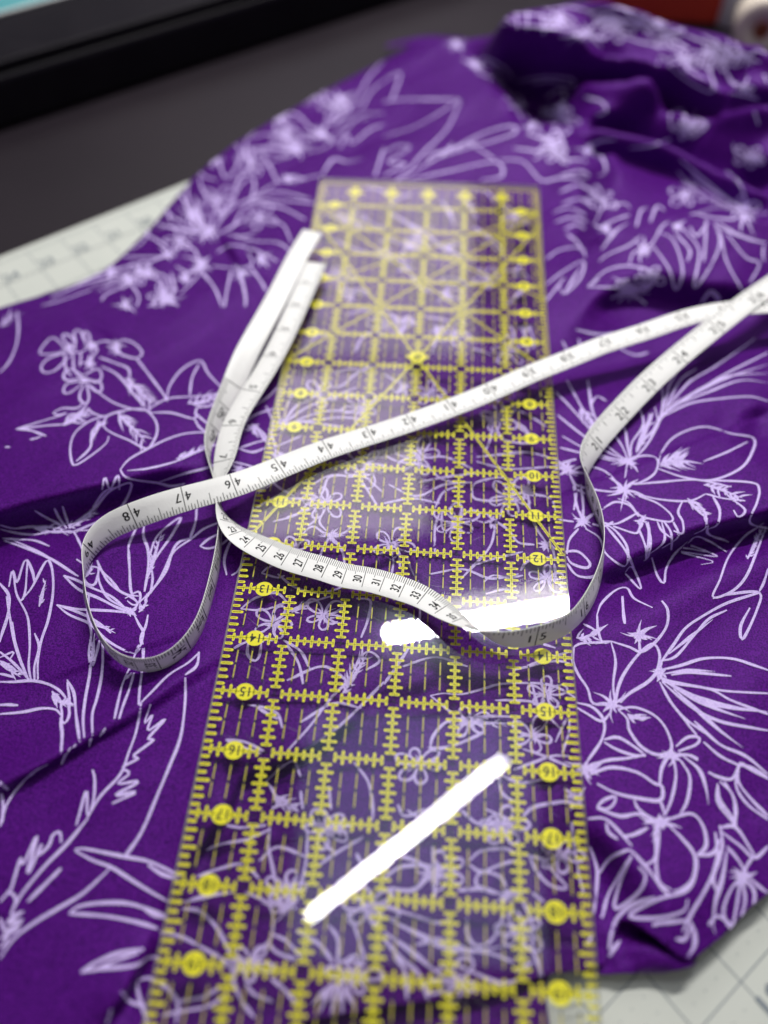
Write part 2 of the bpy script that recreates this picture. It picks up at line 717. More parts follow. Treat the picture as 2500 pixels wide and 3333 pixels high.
1180,830 1200,760 1260,690 1380,650 1500,680 1595,700 1590,760 1540,830 1420,880 1300,870 1180,830
# 1190,810 1300,790 34 10
& 1190,820 1290,800 1380,810 26
& 1200,810 1260,770 1320,740 18
1380,800 1480,760 1570,715
1080,900 1180,890 1350,880 1500,910
1080,940 1200,965 1320,970 1390,940
1350,880 1580,890 1620,920 1610,980 1580,1060 1659,1090
1390,940 1470,960 1560,970
# 1380,900 1550,960 22 10
@printed_leaf
1290,970 1270,1020 1290,1060 1290,1110 1250,1100
1310,960 1380,1010 1390,1080 1340,1110
# 1310,970 1400,1050 18 8
1420,950 1450,1010 1440,1070 1400,1090
1500,960 1560,1010 1530,1040 1510,1010
1400,1070 1400,1110 1470,1140 1490,1150
@printed_flower
1010,960 1060,980 1100,1030 1160,1050 1240,1060 1240,1030 1180,980 1100,950
950,1000 1000,975 1060,990 1100,1040
* 1110,1060 32
1110,1060 1100,1100 1080,1110 990,1080
1130,1060 1150,1130 1140,1210 1120,1225
1180,1060 1200,1100 1240,1130
1100,1090 1130,1170 1130,1220
1210,1060 1240,1110 1240,1180
@printed_flower
* 860,1060 80
850,900 860,980 860,1040
820,900 830,980 850,1040
750,1050 820,1060
790,1200 800,1140 840,1090
870,1090 930,1130 960,1200 1040,1250 1050,1170 990,1090 930,1070
900,1070 950,1080 990,1060
930,1060 1000,1070 1100,1020
960,1080 1040,1180 1080,1260
780,1190 840,1190 890,1240 870,1260 810,1240 790,1210
790,1240 830,1290 890,1300 930,1280
@printed_flower
* 610,930 58
* 470,1060 50
* 700,1160 55
380,920 400,890 500,870 560,900 600,930
380,920 390,960 480,970 560,950
500,1050 520,990 600,960
490,1060 540,1100 580,1150 650,1160
620,950 640,1040 660,1090 700,1150
640,940 720,960 740,1010
380,1250 480,1220 600,1190
330,1310 450,1180 480,1090
720,1150 740,1230
@printed_leaf
150,890 250,870 400,850
20,900 140,950 260,900 380,890
0,980 120,960 240,980
220,1000 260,930 350,900
280,1000 300,1060 290,1100 330,1060
250,1010 250,1080 270,1110
220,1200 220,1090 240,1020
140,790 260,780 380,830
400,780 500,770 620,760 740,790
400,800 520,830 620,830 740,820
0,770 60,800 180,820 240,870 300,890
@printed_flower
* 470,620 45
470,640 460,700 440,750
480,640 510,700 580,720 650,720
560,570 640,610 700,650
530,610 600,650 640,700
570,640 650,700
20,480 60,500 110,470
* 80,480 40
0,420 60,460
>A
@printed_flower
* 1360,410 60
* 1480,430 60
* 1210,500 55
1659,490 1560,500 1480,580 1400,640 1320,660
1659,260 1590,340 1540,430 1450,520
1659,350 1600,400 1560,480
1250,450 1300,400 1360,400
1240,470 1300,440 1360,420
1300,380 1380,360 1440,340 1500,310
1400,400 1450,350 1540,300
1420,520 1480,470 1560,440
@printed_flower
* 1390,580 65
1090,540 1200,520 1260,560 1350,580
1130,480 1200,470 1220,540
1110,660 1200,620 1310,640
1070,650 1150,660 1250,680
1080,600 1160,580 1280,600 1370,590
& 1060,640 1200,640 1340,650 26
1180,510 1270,490 1330,540 1380,580
1100,570 1130,530 1170,500
1200,790 1150,700 1080,690 1060,620 1100,570
960,640 1010,620 1040,680 980,770 940,700 890,690
* 930,680 45
1000,780 1100,740 1180,700 1280,660
1470,640 1500,580 1520,620 1600,560 1659,540
& 1390,760 1440,690 1500,700 1570,685 26
1200,780 1260,760 1320,780
* 1250,775 40
1659,640 1640,700 1620,760
@printed_leaf
1080,880 1100,800 1085,770 1040,800 1000,870 940,960
860,760 880,830 940,900 945,930
750,820 800,870 830,960 880,1000
700,900 780,960 870,1000
830,760 810,840 840,950
* 900,1000 85
920,1000 1000,900 1080,860 1200,790 1320,770
1000,990 1080,880 1250,870 1360,880
1080,860 1200,830 1340,860
1080,870 1220,900 1320,950
1050,980 1130,950 1220,970 1260,1050
980,1010 1080,1040 1200,1050 1260,1090
940,1090 1000,1060 1100,1080 1200,1130
& 1010,1020 1060,1020 1120,1000 20
690,990 740,980 880,1010
650,960 760,990 860,1010
720,900 740,960
@printed_flower
* 720,1100 55
* 870,1140 75
920,1150 1030,1160 1090,1140 1070,1090
1000,1170 980,1260 970,1327
1040,1180 1060,1280 1060,1327
1080,1150 1130,1220 1150,1260
* 1040,1180 45
540,1080 600,1060 640,1010 620,980 560,1010
500,1100 560,1110 700,1110
740,1090 790,1060 840,1080 860,1130
* 1130,1120 40
@printed_flower
* 560,1210 55
390,1240 480,1210 550,1210
440,1300 460,1270 550,1230
560,1220 600,1280 590,1327
640,1190 700,1220 690,1260
740,1180 760,1260
330,1230 420,1190 520,1160 620,1130
280,1260 380,1220 500,1190
220,1290 330,1240 440,1200
180,1320 260,1300 400,1250
* 720,1295 75
600,1210 650,1180 720,1200 730,1280
780,1270 850,1200 870,1150
880,1180 930,1250 960,1327
690,1300 640,1327
* 540,1320 45
& 380,1200 480,1170 640,1130 24
& 420,1260 500,1220 560,1210 18
>B
@printed_leaf
0,440 80,430 330,430
0,590 150,540 330,430
330,440 270,560 170,660 100,740 40,790
40,790 150,730 400,590 540,545 570,570 500,600 330,650 180,700
# 180,680 420,600 14 8
100,780 280,740 480,700 510,760 420,780
400,640 480,690
0,660 60,630 110,640 20,700 90,710 0,760
0,260 40,240
0,350 70,320 30,440
@printed_flower
360,270 420,290 430,250 520,290 560,340
400,310 480,350 540,400 600,480 620,510
540,410 590,420 610,490
580,350 700,330 810,340 810,370 720,350 640,360
& 700,420 750,390 780,400 760,500 730,560 28
& 700,640 740,560 780,640 760,690 700,650 24
870,420 940,440 960,480 920,495
860,650 930,610 1000,600
870,660 940,680 960,740 930,760
* 880,650 50
620,560 680,520 660,580
560,640 680,660 650,690
* 730,620 60
* 700,480 45
* 390,275 40
* 590,460 40
500,690 600,700 680,780 760,770 880,770
760,760 850,740 890,760
760,830 840,800 900,830 920,870
770,880 850,860 910,900
@printed_leaf
780,990 830,970 870,990
790,1010 840,1050 850,1080
700,1120 760,1080 850,1070 870,1110
700,1230 780,1170 860,1130 850,1200 780,1270 760,1240
700,1300 780,1200
& 780,1270 820,1200 855,1150 20
@printed_flower
1280,690 1400,790 1500,870 1600,930
1270,740 1340,820 1420,880 1560,920
1320,930 1450,900 1580,930 1659,920
1330,920 1420,940 1520,950
* 1560,930 85
1580,920 1540,800 1480,740
910,970 950,900 1040,880 1060,900
920,990 1000,950 1060,930
930,1130 970,1100 1060,1060 1110,1020
1060,1140 1080,1090 1150,1060 1200,980 1230,960
* 1120,1080 55
* 960,990 50
& 940,1080 1000,1000 1060,960 22
1090,980 1110,910 1140,900
1150,960 1180,890 1210,910
@printed_flower
880,1240 960,1170 1060,1150 1170,1180 1160,1220 1000,1240 880,1240
* 1060,1250 75
980,1290 1060,1250 1160,1230
@printed_leaf
1160,1060 1230,1160 1260,1250 1290,1170 1250,1040 1180,1000
1260,1010 1320,1080 1310,1130
1280,980 1360,1080 1340,1240 1410,1150 1450,1050 1430,960
* 1270,980 45
1450,1000 1480,1130 1550,1260
1440,960 1560,1030 1650,1050
1480,1010 1560,1110 1620,1140 1580,1220
1640,1060 1640,1130
1390,950 1380,1130
1320,980 1350,1020 1400,960
1370,1310 1410,1265 1450,1300
@printed_flower
540,30 700,40 830,130
700,100 740,60 810,80 840,130
* 870,140 85
890,130 950,60 1000,80 1080,90
* 1100,100 95
1150,70 1270,70 1290,130 1200,140
1010,150 1100,180 1200,200 1300,220
1240,170 1320,215
560,40 580,120
620,50 620,130
680,60 690,150
430,110 500,70 560,100
290,200 340,180 400,150
880,60 1000,30 1100,60
* 480,80 45
* 310,190 40
@printed_leaf
1180,280 1200,240 1240,290 1330,360 1420,395 1400,300 1330,250 1260,230
& 1380,150 1440,200 1410,300 1440,390 22
1270,240 1330,310 1400,350
* 1490,230 60
1560,290 1600,220 1659,230
& 1470,290 1510,360 1600,380 1540,410 22
1640,320 1659,360
1500,400 1620,430
@printed_leaf
& 1240,560 1240,490 1290,480 1320,560 1400,550 22
& 1340,590 1390,540 1330,500 22
& 1510,620 1530,680 18
& 1580,640 1620,700 1650,680 22
1600,480 1620,540
1060,640 1150,630 1240,600
>U
@printed_flower
0,60 60,40 150,20
200,390 330,450 470,490 560,490 680,560
& 560,240 680,310 800,380 900,470 36
820,410 940,470 1010,520
420,90 520,110 560,150
& 880,170 930,250 960,330 30
1060,330 1150,390 1230,450 1250,520
870,640 960,640 1050,690
* 930,465 70
* 910,740 80
* 680,440 70
* 660,570 60
* 545,495 60
850,450 930,420 1000,450
900,720 960,760 1010,740 960,700 900,720
700,620 760,700 830,720
620,430 560,400 500,430
700,420 760,350 840,330
@printed_leaf
150,640 250,600 330,620
280,760 380,700 480,760
& 280,700 360,720 470,740 34
600,880 640,960 700,880 680,940
540,830 600,880 640,980
780,870 860,880 930,900
300,860 420,830 480,860
400,270 480,320 560,340
250,250 340,300 420,330
& 200,260 300,290 440,340 28
* 330,740 60
* 620,900 60
* 700,900 50
& 640,980 660,900 700,850 26
@printed_leaf
1260,600 1350,590 1400,640
1280,790 1360,710 1420,690
1290,920 1310,960 1320,1010
1360,930 1380,980 1375,1040
1400,920 1430,1000 1430,1060
820,1090 850,1000 870,940
60,1060 130,990 200,980
360,1080 400,1000 460,960
1060,1060 1180,1100
1100,420 1180,440 1220,480
& 1080,330 1160,390 1230,450 26
* 1330,610 55
* 850,950 45
* 1380,940 45
& 1290,790 1360,720 1430,690 22
& 1000,140 1050,200 1100,300 24
1060,100 1150,120 1200,180
700,130 620,160 560,220
>A
@printed_flower
* 830,930 70
* 1280,640 60
* 640,1180 50
* 480,1180 50
* 800,1200 45
& 820,900 880,980 920,1010 30
& 1180,640 1280,650 1360,620 26
& 1380,560 1460,520 1560,470 26
& 840,840 860,920 890,990 22
& 620,1150 700,1110 780,1090 24
& 930,1020 1020,970 1090,930 26
1010,830 1040,760 1090,720
940,780 880,760 850,720
1180,560 1240,600 1300,650
1440,580 1500,530 1600,510
600,1000 680,1040 740,1090
760,1150 820,1180 880,1150
>B
@printed_flower
& 560,60 680,70 830,130 30
& 600,110 720,120 840,140 30
& 900,90 1000,90 1090,100 34
& 1080,120 1180,90 1270,90 26
760,160 860,150 960,170
720,40 800,30 900,50
* 760,90 70
* 980,80 60
* 1190,110 60
* 1400,230 60
* 1560,240 60
1300,150 1380,180 1450,200
& 1430,170 1480,220 1540,260 26
@printed_leaf
* 1330,540 60
* 1610,680 50
* 640,540 45
* 760,470 55
* 1560,380 50
& 640,660 720,640 800,690 26
& 620,580 700,600 760,580 26
& 1400,860 1500,900 1600,930 30
& 1360,820 1440,870 1540,920 26
& 1440,980 1540,1020 1640,1050 22
1330,760 1430,830 1530,890
520,420 560,460 600,520
440,260 480,300 520,360
760,700 830,690 880,700
730,920 800,900 870,930
740,960 810,940 880,960
>P
@printed_flower
% 790,1005 52 5 0.3
% 905,985 46 5 1.1
@printed_flower
% 705,1085 44 5 0.8
% 1105,1075 50 5 0.2
@printed_flower
% 985,1130 46 6 0.5
% 1180,1250 40 5 0.9
@printed_flower
% 845,1175 44 5 0.1
% 640,1190 40 5 0.6
@printed_flower
% 590,1345 48 5 1.3
% 700,1330 42 5 0.4
@printed_flower
% 1010,1560 46 5 0.7
% 1150,1590 50 5 0.2
@printed_flower
% 905,1650 48 6 0.3
% 1180,1500 44 5 1.0
@printed_flower
% 700,1790 50 5 0.5
% 1090,1790 52 5 0.9
@printed_flower
% 1210,1850 48 5 0.1
% 960,1880 50 5 0.6
@printed_flower
% 620,1920 52 5 1.2
% 800,1960 54 6 0.2
@printed_flower
% 1120,2010 56 5 0.8
% 540,2080 52 5 0.4
@printed_flower
% 760,2110 56 5 1.0
% 980,2120 58 5 0.3
@printed_flower
% 780,880 40 5 0.4
% 930,850 38 5 1.0
@printed_flower
% 690,850 34 5 0.2
% 1080,900 40 5 0.7
@printed_flower
% 830,700 34 5 0.6
% 980,720 34 5 0.1
@printed_flower
% 1100,760 34 5 0.9
% 740,600 30 5 0.3
@printed_flower
% 900,520 28 5 0.7
% 1050,600 30 5 0.2
@printed_flower
% 760,470 28 5 1.1
% 1110,470 28 5 0.5
@printed_flower
% 1215,255 34 5 0.2
% 1200,330 30 5 0.8
@printed_flower
% 1330,60 34 6 0.4
% 1440,80 34 5 0.9
@printed_flower
% 1560,130 34 5 0.1
% 1480,130 30 5 0.5
@printed_flower
% 1480,280 30 5 0.7
% 1620,340 30 5 0.3
@printed_flower
% 1300,430 32 5 0.6
% 1480,420 34 6 0.2
@printed_flower
% 1600,450 34 5 0.9
% 1400,600 32 5 0.4
@printed_flower
% 620,290 32 5 0.3
% 540,350 34 5 0.9
@printed_flower
% 720,230 30 5 0.5
% 470,430 34 5 0.2
@printed_flower
% 390,520 34 5 0.8
% 560,470 34 5 0.4
@printed_flower
% 300,590 34 5 0.1
% 350,640 32 5 0.7
@printed_leaf
600,1240 640,1270 700,1280 760,1260
930,1240 1000,1230 1060,1250 1120,1240
620,1470 700,1440 760,1480
870,1440 940,1420 1010,1440
650,1560 720,1520 780,1530
1080,1350 1140,1380 1200,1400
1060,1660 1120,1690 1190,1680
560,1860 600,1830 660,1850
880,1750 930,1780 990,1760
900,2040 960,2030 1020,2060
640,2010 690,2040 720,2080
"""
# ------------------------------------------------------------------ desk and cutting mat
def box(name, x0, x1, y0, y1, z0, z1, material, parent=None, bevel=0.0, rot=0.0, c=(0, 0)):
    bm = bmesh.new(); bmesh.ops.create_cube(bm, size=1)
    for v in bm.verts:
        v.co = Vector(((x0 + x1) / 2 + v.co.x * (x1 - x0), (y0 + y1) / 2 + v.co.y * (y1 - y0), (z0 + z1) / 2 + v.co.z * (z1 - z0)))
    if bevel: bmesh.ops.bevel(bm, geom=list(bm.edges), offset=bevel, segments=3, profile=0.5, affect='EDGES')
    if rot: bmesh.ops.rotate(bm, verts=bm.verts, cent=(c[0], c[1], 0), matrix=Matrix.Rotation(rot, 3, 'Z'))
    return bm_obj(name, bm, material, parent, False)
desk = box('desk_top', -1.3, 1.3, -0.7, 1.6, -0.033, -0.0025, M_table); desk['kind'] = 'structure'

TH = math.radians(42.4)
ca, sa = math.cos(TH), math.sin(TH)
def ab(a, b): return np.array([a * ca - b * sa, a * sa + b * ca]) * IN      # mat inches -> world
c0 = un(2411.7, 3196, 0.0)[:2] / IN
A0, B0 = c0[0] * ca + c0[1] * sa, -c0[0] * sa + c0[1] * ca                   # a grid crossing seen in the photo
e0 = un(0, 830, 0.0)[:2] / IN; e1 = un(544, 623, 0.0)[:2] / IN
BE = ((-e0[0] * sa + e0[1] * ca) + (-e1[0] * sa + e1[1] * ca)) / 2           # far edge of the mat
mat_root = empty('cutting_mat', (0, 0, 0))
tag(mat_root, 'pale grey-green gridded cutting mat lying under the purple fabric', 'cutting mat')
bm = bmesh.new()
aL, aR, bN = A0 - 17.4, A0 + 18.6, BE - 24.6
cs = [ab(aL, bN), ab(aR, bN), ab(aR, BE), ab(aL, BE)]
vs_ = [bm.verts.new((*p, 0.0)) for p in cs]
f = bm.faces.new(vs_); r = bmesh.ops.extrude_face_region(bm, geom=[f])
for v in r['geom']:
    if isinstance(v, bmesh.types.BMVert): v.co.z = -0.0024
bmesh.ops.recalc_face_normals(bm, faces=bm.faces)
bm_obj('mat_sheet', bm, M_mat, mat_root)
def strip(q, p0, p1, w, z):
    d = (p1 - p0) / np.linalg.norm(p1 - p0); n = np.array([-d[1], d[0]]) * w / 2
    q.poly([(*(p0 + n), z), (*(p0 - n), z), (*(p1 - n), z), (*(p1 + n), z)])
for k in range(-17, 19):
    q = Q(); strip(q, ab(A0 + k, bN + .5), ab(A0 + k, BE - .27), 0.00045, 0.00012); q.build('grid_line', M_matline, mat_root)
for k in range(0, 25):
    b = BE - .27 - k
    if b < bN + .4: break
    b = B0 + round(b - B0)
    q = Q(); strip(q, ab(aL + .4, b), ab(aR - .4, b), 0.00045, 0.00020); q.build('grid_line', M_matline, mat_root)
def mat_text(t, a, b, h, ang=0.0, bold=0.01):
    v, f = glyph(t, h * IN, 0.9, bold); cz, sz = math.cos(ang), math.sin(ang)
    o = ab(a, b); q = Q()
    P = []
    for x, y in v:
        x, y = x * cz - y * sz, x * sz + y * cz
        P.append((o[0] + x * ca - y * sa, o[1] + x * sa + y * ca, 0.0003))
    q.mesh(P, f); q.build('numeral', M_matline, mat_root)
n0 = un(38, 900, 0.0)[:2] / IN
na, nb = n0[0] * ca + n0[1] * sa, -n0[0] * sa + n0[1] * ca
for k in range(-3, 8): mat_text(str(24 - k), na + k, nb, 0.33)
t12 = un(2530, 3262, 0.0)[:2] / IN
mat_text('12', t12[0] * ca + t12[1] * sa, -t12[0] * sa + t12[1] * ca, 0.46, 0, 0.02)
# tiny eighth-inch dots between the grid lines near the fabric hem
dots = Q()
for i in range(-4, 30):
    for j in range(-16, 24):
        a, b = A0 - 1 + i * .25, B0 + 1 + j * .25 - 3
        p = ab(a, b); dots.poly([(p[0] + .0003 * math.cos(t), p[1] + .0003 * math.sin(t), 0.0001) for t in (0, 1.05, 2.1, 3.14, 4.19, 5.24)])
d = dots.build('dot_grid', M_matline, mat_root); d['kind'] = 'stuff'

# ------------------------------------------------------------------ fabric: heights relaxed between fold lines, then smoothed
GX0, GX1, GY0, GY1, G = -0.56, 0.46, -0.30, 0.76, 0.002
NX, NY = int(round((GX1 - GX0) / G)) + 1, int(round((GY1 - GY0) / G)) + 1
rng = np.random.default_rng(7)
def lines_to_points(lines, sub=24):
    out = []
    for L in lines:
        P = [np.array(un1(*p)) if len(p) == 3 else np.array(p[1:]) for p in L]
        if len(P) == 1: out.append(P[0]); continue
        for a, b in zip(P[:-1], P[1:]):
            for t in np.linspace(0, 1, sub): out.append(a + (b - a) * t)
    return out
def relax(points):
    pts = np.array(points); z = None
    for lev in (5, 4, 3, 2, 1, 0):
        g = G * 2 ** lev
        nx, ny = int(math.ceil((GX1 - GX0) / g)) + 1, int(math.ceil((GY1 - GY0) / g)) + 1
        ix = np.clip(np.round((pts[:, 0] - GX0) / g).astype(int), 0, nx - 1); iy = np.clip(np.round((pts[:, 1] - GY0) / g).astype(int), 0, ny - 1)
        s = np.zeros((ny, nx)); n = np.zeros((ny, nx))
        np.add.at(s, (iy, ix), pts[:, 2]); np.add.at(n, (iy, ix), 1)
        M = n > 0; V = np.where(M, s / np.maximum(n, 1), 0)
        if z is None: z = np.full((ny, nx), pts[:, 2].mean())
        else:
            yy = np.minimum(np.arange(ny) / 2, z.shape[0] - 1); xx = np.minimum(np.arange(nx) / 2, z.shape[1] - 1)
            z = bil(z, yy[:, None] + 0 * xx[None], xx[None] + 0 * yy[:, None])
        for it in range(160 if lev else 60):
            z[M] = V[M]
            p = np.pad(z, 1, mode='edge')
            z = (p[:-2, 1:-1] + p[2:, 1:-1] + p[1:-1, :-2] + p[1:-1, 2:]) / 4
        z[M] = V[M]
    return z[:NY, :NX]
def bil(z, y, x):
    y = np.clip(y, 0, z.shape[0] - 1.0001); x = np.clip(x, 0, z.shape[1] - 1.0001)
    iy = y.astype(int); ix = x.astype(int); fy = y - iy; fx = x - ix
    return (z[iy, ix] * (1 - fy) * (1 - fx) + z[iy + 1, ix] * fy * (1 - fx) + z[iy, ix + 1] * (1 - fy) * fx + z[iy + 1, ix + 1] * fy * fx)
def blur(z, sig):
    r = int(3 * sig) + 1; k = np.exp(-0.5 * (np.arange(-r, r + 1) / sig) ** 2); k /= k.sum()
    for ax in (0, 1):
        p = np.pad(z, [(r, r) if a == ax else (0, 0) for a in (0, 1)], mode='edge')
        z = sum(k[i] * np.take(p, np.arange(i, i + z.shape[ax]), axis=ax) for i in range(2 * r + 1))
    return z
def vnoise(cell, ang=0.0, stretch=1.0, seed=1):
    rg = np.random.default_rng(seed); n = 256; base = rg.standard_normal((n, n))
    X, Y = np.meshgrid(GX0 + np.arange(NX) * G, GY0 + np.arange(NY) * G)
    c, s = math.cos(ang), math.sin(ang)
    u = ((X * c + Y * s) / (cell * stretch)) % (n - 2); v = ((-X * s + Y * c) / cell) % (n - 2)
    iu, iv = u.astype(int), v.astype(int); fu, fv = u - iu, v - iv
    fu = fu * fu * (3 - 2 * fu); fv = fv * fv * (3 - 2 * fv)
    return base[iv, iu] * (1 - fv) * (1 - fu) + base[iv + 1, iu] * fv * (1 - fu) + base[iv, iu + 1] * (1 - fv) * fu + base[iv + 1, iu + 1] * fv * fu
def H_at(Z, x, y): return bil(Z, (np.asarray(y) - GY0) / G, (np.asarray(x) - GX0) / G)
def ruler_z(y):
    v = 12 - np.asarray(y) / IN
    return ZR + 0.0046 * np.clip((6.5 - v) / 6.5, 0, 1.1) ** 2

def inside(poly, X, Y):
    ins = np.zeros(X.shape, bool); n = len(poly)
    for i in range(n):
        x0, y0 = poly[i]; x1, y1 = poly[(i + 1) % n]
        if y0 == y1: continue
        c = ((y0 > Y) != (y1 > Y)) & (X < (x1 - x0) * (Y - y0) / (y1 - y0) + x0)
        ins ^= c
    return ins
def nearest_on(poly, X, Y):
    bd = np.full(X.shape, 1e9); bx = X.copy(); by = Y.copy(); n = len(poly)
    for i in range(n):
        a = np.array(poly[i]); b = np.array(poly[(i + 1) % n]); d = b - a; L = d @ d
        t = np.clip(((X - a[0]) * d[0] + (Y - a[1]) * d[1]) / L, 0, 1)
        qx, qy = a[0] + t * d[0], a[1] + t * d[1]; dd = (X - qx) ** 2 + (Y - qy) ** 2
        k = dd < bd; bd[k] = dd[k]; bx[k] = qx[k]; by[k] = qy[k]
    return bx, by, np.sqrt(bd)
def smooth_closed(P, sub=6):
    n = len(P); out = []
    for i in range(n):
        p0, p1, p2, p3 = (np.array(P[(i + k) % n]) for k in (-1, 0, 1, 2))
        for t in np.linspace(0, 1, sub, endpoint=False):
            out.append(0.5 * ((2 * p1) + (-p0 + p2) * t + (2 * p0 - 5 * p1 + 4 * p2 - p3) * t ** 2 + (-p0 + 3 * p1 - 3 * p2 + p3) * t ** 3))
    return out
def sheet(name, Z, poly, material, parent, D=None):
    X, Y = np.meshgrid(GX0 + np.arange(NX) * G, GY0 + np.arange(NY) * G)
    ins = inside(poly, X, Y)
    keep = ins[:-1, :-1] | ins[1:, :-1] | ins[:-1, 1:] | ins[1:, 1:]
    used = np.zeros_like(ins); used[:-1, :-1] |= keep; used[1:, :-1] |= keep; used[:-1, 1:] |= keep; used[1:, 1:] |= keep
    out = used & ~ins
    bx, by, _ = nearest_on(poly, X[out], Y[out])
    X = X.copy(); Y = Y.copy(); X[out] = bx; Y[out] = by
    ZZ = H_at(Z, X, Y)
    if D is not None: X, Y = X + H_at(D[0], X, Y), Y + H_at(D[1], X, Y)
    idx = -np.ones(ins.shape, int); idx[used] = np.arange(used.sum())
    V = np.stack([X[used], Y[used], ZZ[used]], -1)
    jy, jx = np.nonzero(keep)
    F = np.stack([idx[jy, jx], idx[jy, jx + 1], idx[jy + 1, jx + 1], idx[jy + 1, jx]], -1)
    me = bpy.data.meshes.new(name)
    me.vertices.add(len(V)); me.vertices.foreach_set('co', V.astype(np.float32).ravel())
    me.loops.add(len(F) * 4); me.loops.foreach_set('vertex_index', F.astype(np.int32).ravel())
    me.polygons.add(len(F)); me.polygons.foreach_set('loop_start', np.arange(0, len(F) * 4, 4, dtype=np.int32))
    me.polygons.foreach_set('use_smooth', np.ones(len(F), bool))
    me.update(calc_edges=True); me.validate()
    me.materials.append(material)
    o = bpy.data.objects.new(name, me); COL.objects.link(o); o.parent = parent
    sm = o.modifiers.new('thickness', 'SOLIDIFY'); sm.thickness = 0.0004; sm.offset = -1
    return o, BVHTree.FromPolygons(V.tolist(), F.tolist())

# outline of the main layer: (pixel x, pixel y, height) in the 1659-wide view, then back edges in metres
EDGE_L = [(-190, 745, .004), (-80, 700, .004), (0, 668, .004), (150, 625, .004), (235, 582, .004), (310, 512, .004), (375, 432, .004), (415, 388, .004),
          (500, 318, .004), (585, 266, .005), (670, 220, .006), (785, 158, .008), (870, 112, .010), (925, 86, .014)]
f2 = lambda L, z: [(x / S, y / S, zz if zz else z) for x, y, zz in L]
HEM = f2([(2680, 2690, 0), (2590, 2800, 0), (2500, 2912, 0), (2440, 2965, 0), (2370, 3045, 0), (2305, 3090, .013), (2262, 3112, .014), (2228, 3106, .016), (2170, 3050, .019), (2120, 3012, .020),
          (2045, 3002, .018), (2010, 3075, .013), (1975, 3160, .009), (1947, 3172, .009), (1860, 3182, .010), (1771, 3190, .010), (1600, 3243, .011), (1398, 3262, .011), (1199, 3297, .010), (1000, 3333, .010),
          (850, 3400, .010), (700, 3500, .010)], .011)
eL = [un1(*p) for p in EDGE_L]; eH = [un1(*p) for p in HEM]
back = [np.array([-0.05, 0.56, .006]), np.array([-0.01, 0.585, .006]), np.array([0.04, 0.58, .006]), np.array([0.12, 0.56, .004]), np.array([0.20, 0.54, .004]), np.array([0.30, 0.49, .004]), np.array([0.44, 0.42, .01]), np.array([0.44, -0.05, .01])]
front = [np.array([-0.10, -0.255, .010]), np.array([-0.20, -0.255, .01]), np.array([-0.34, -0.20, .01]), np.array([-0.46, 0.0, .01])]
ring = eL + back + eH + front
POLY = [p[:2] for p in ring]
POLY_S = smooth_closed(POLY, 5)

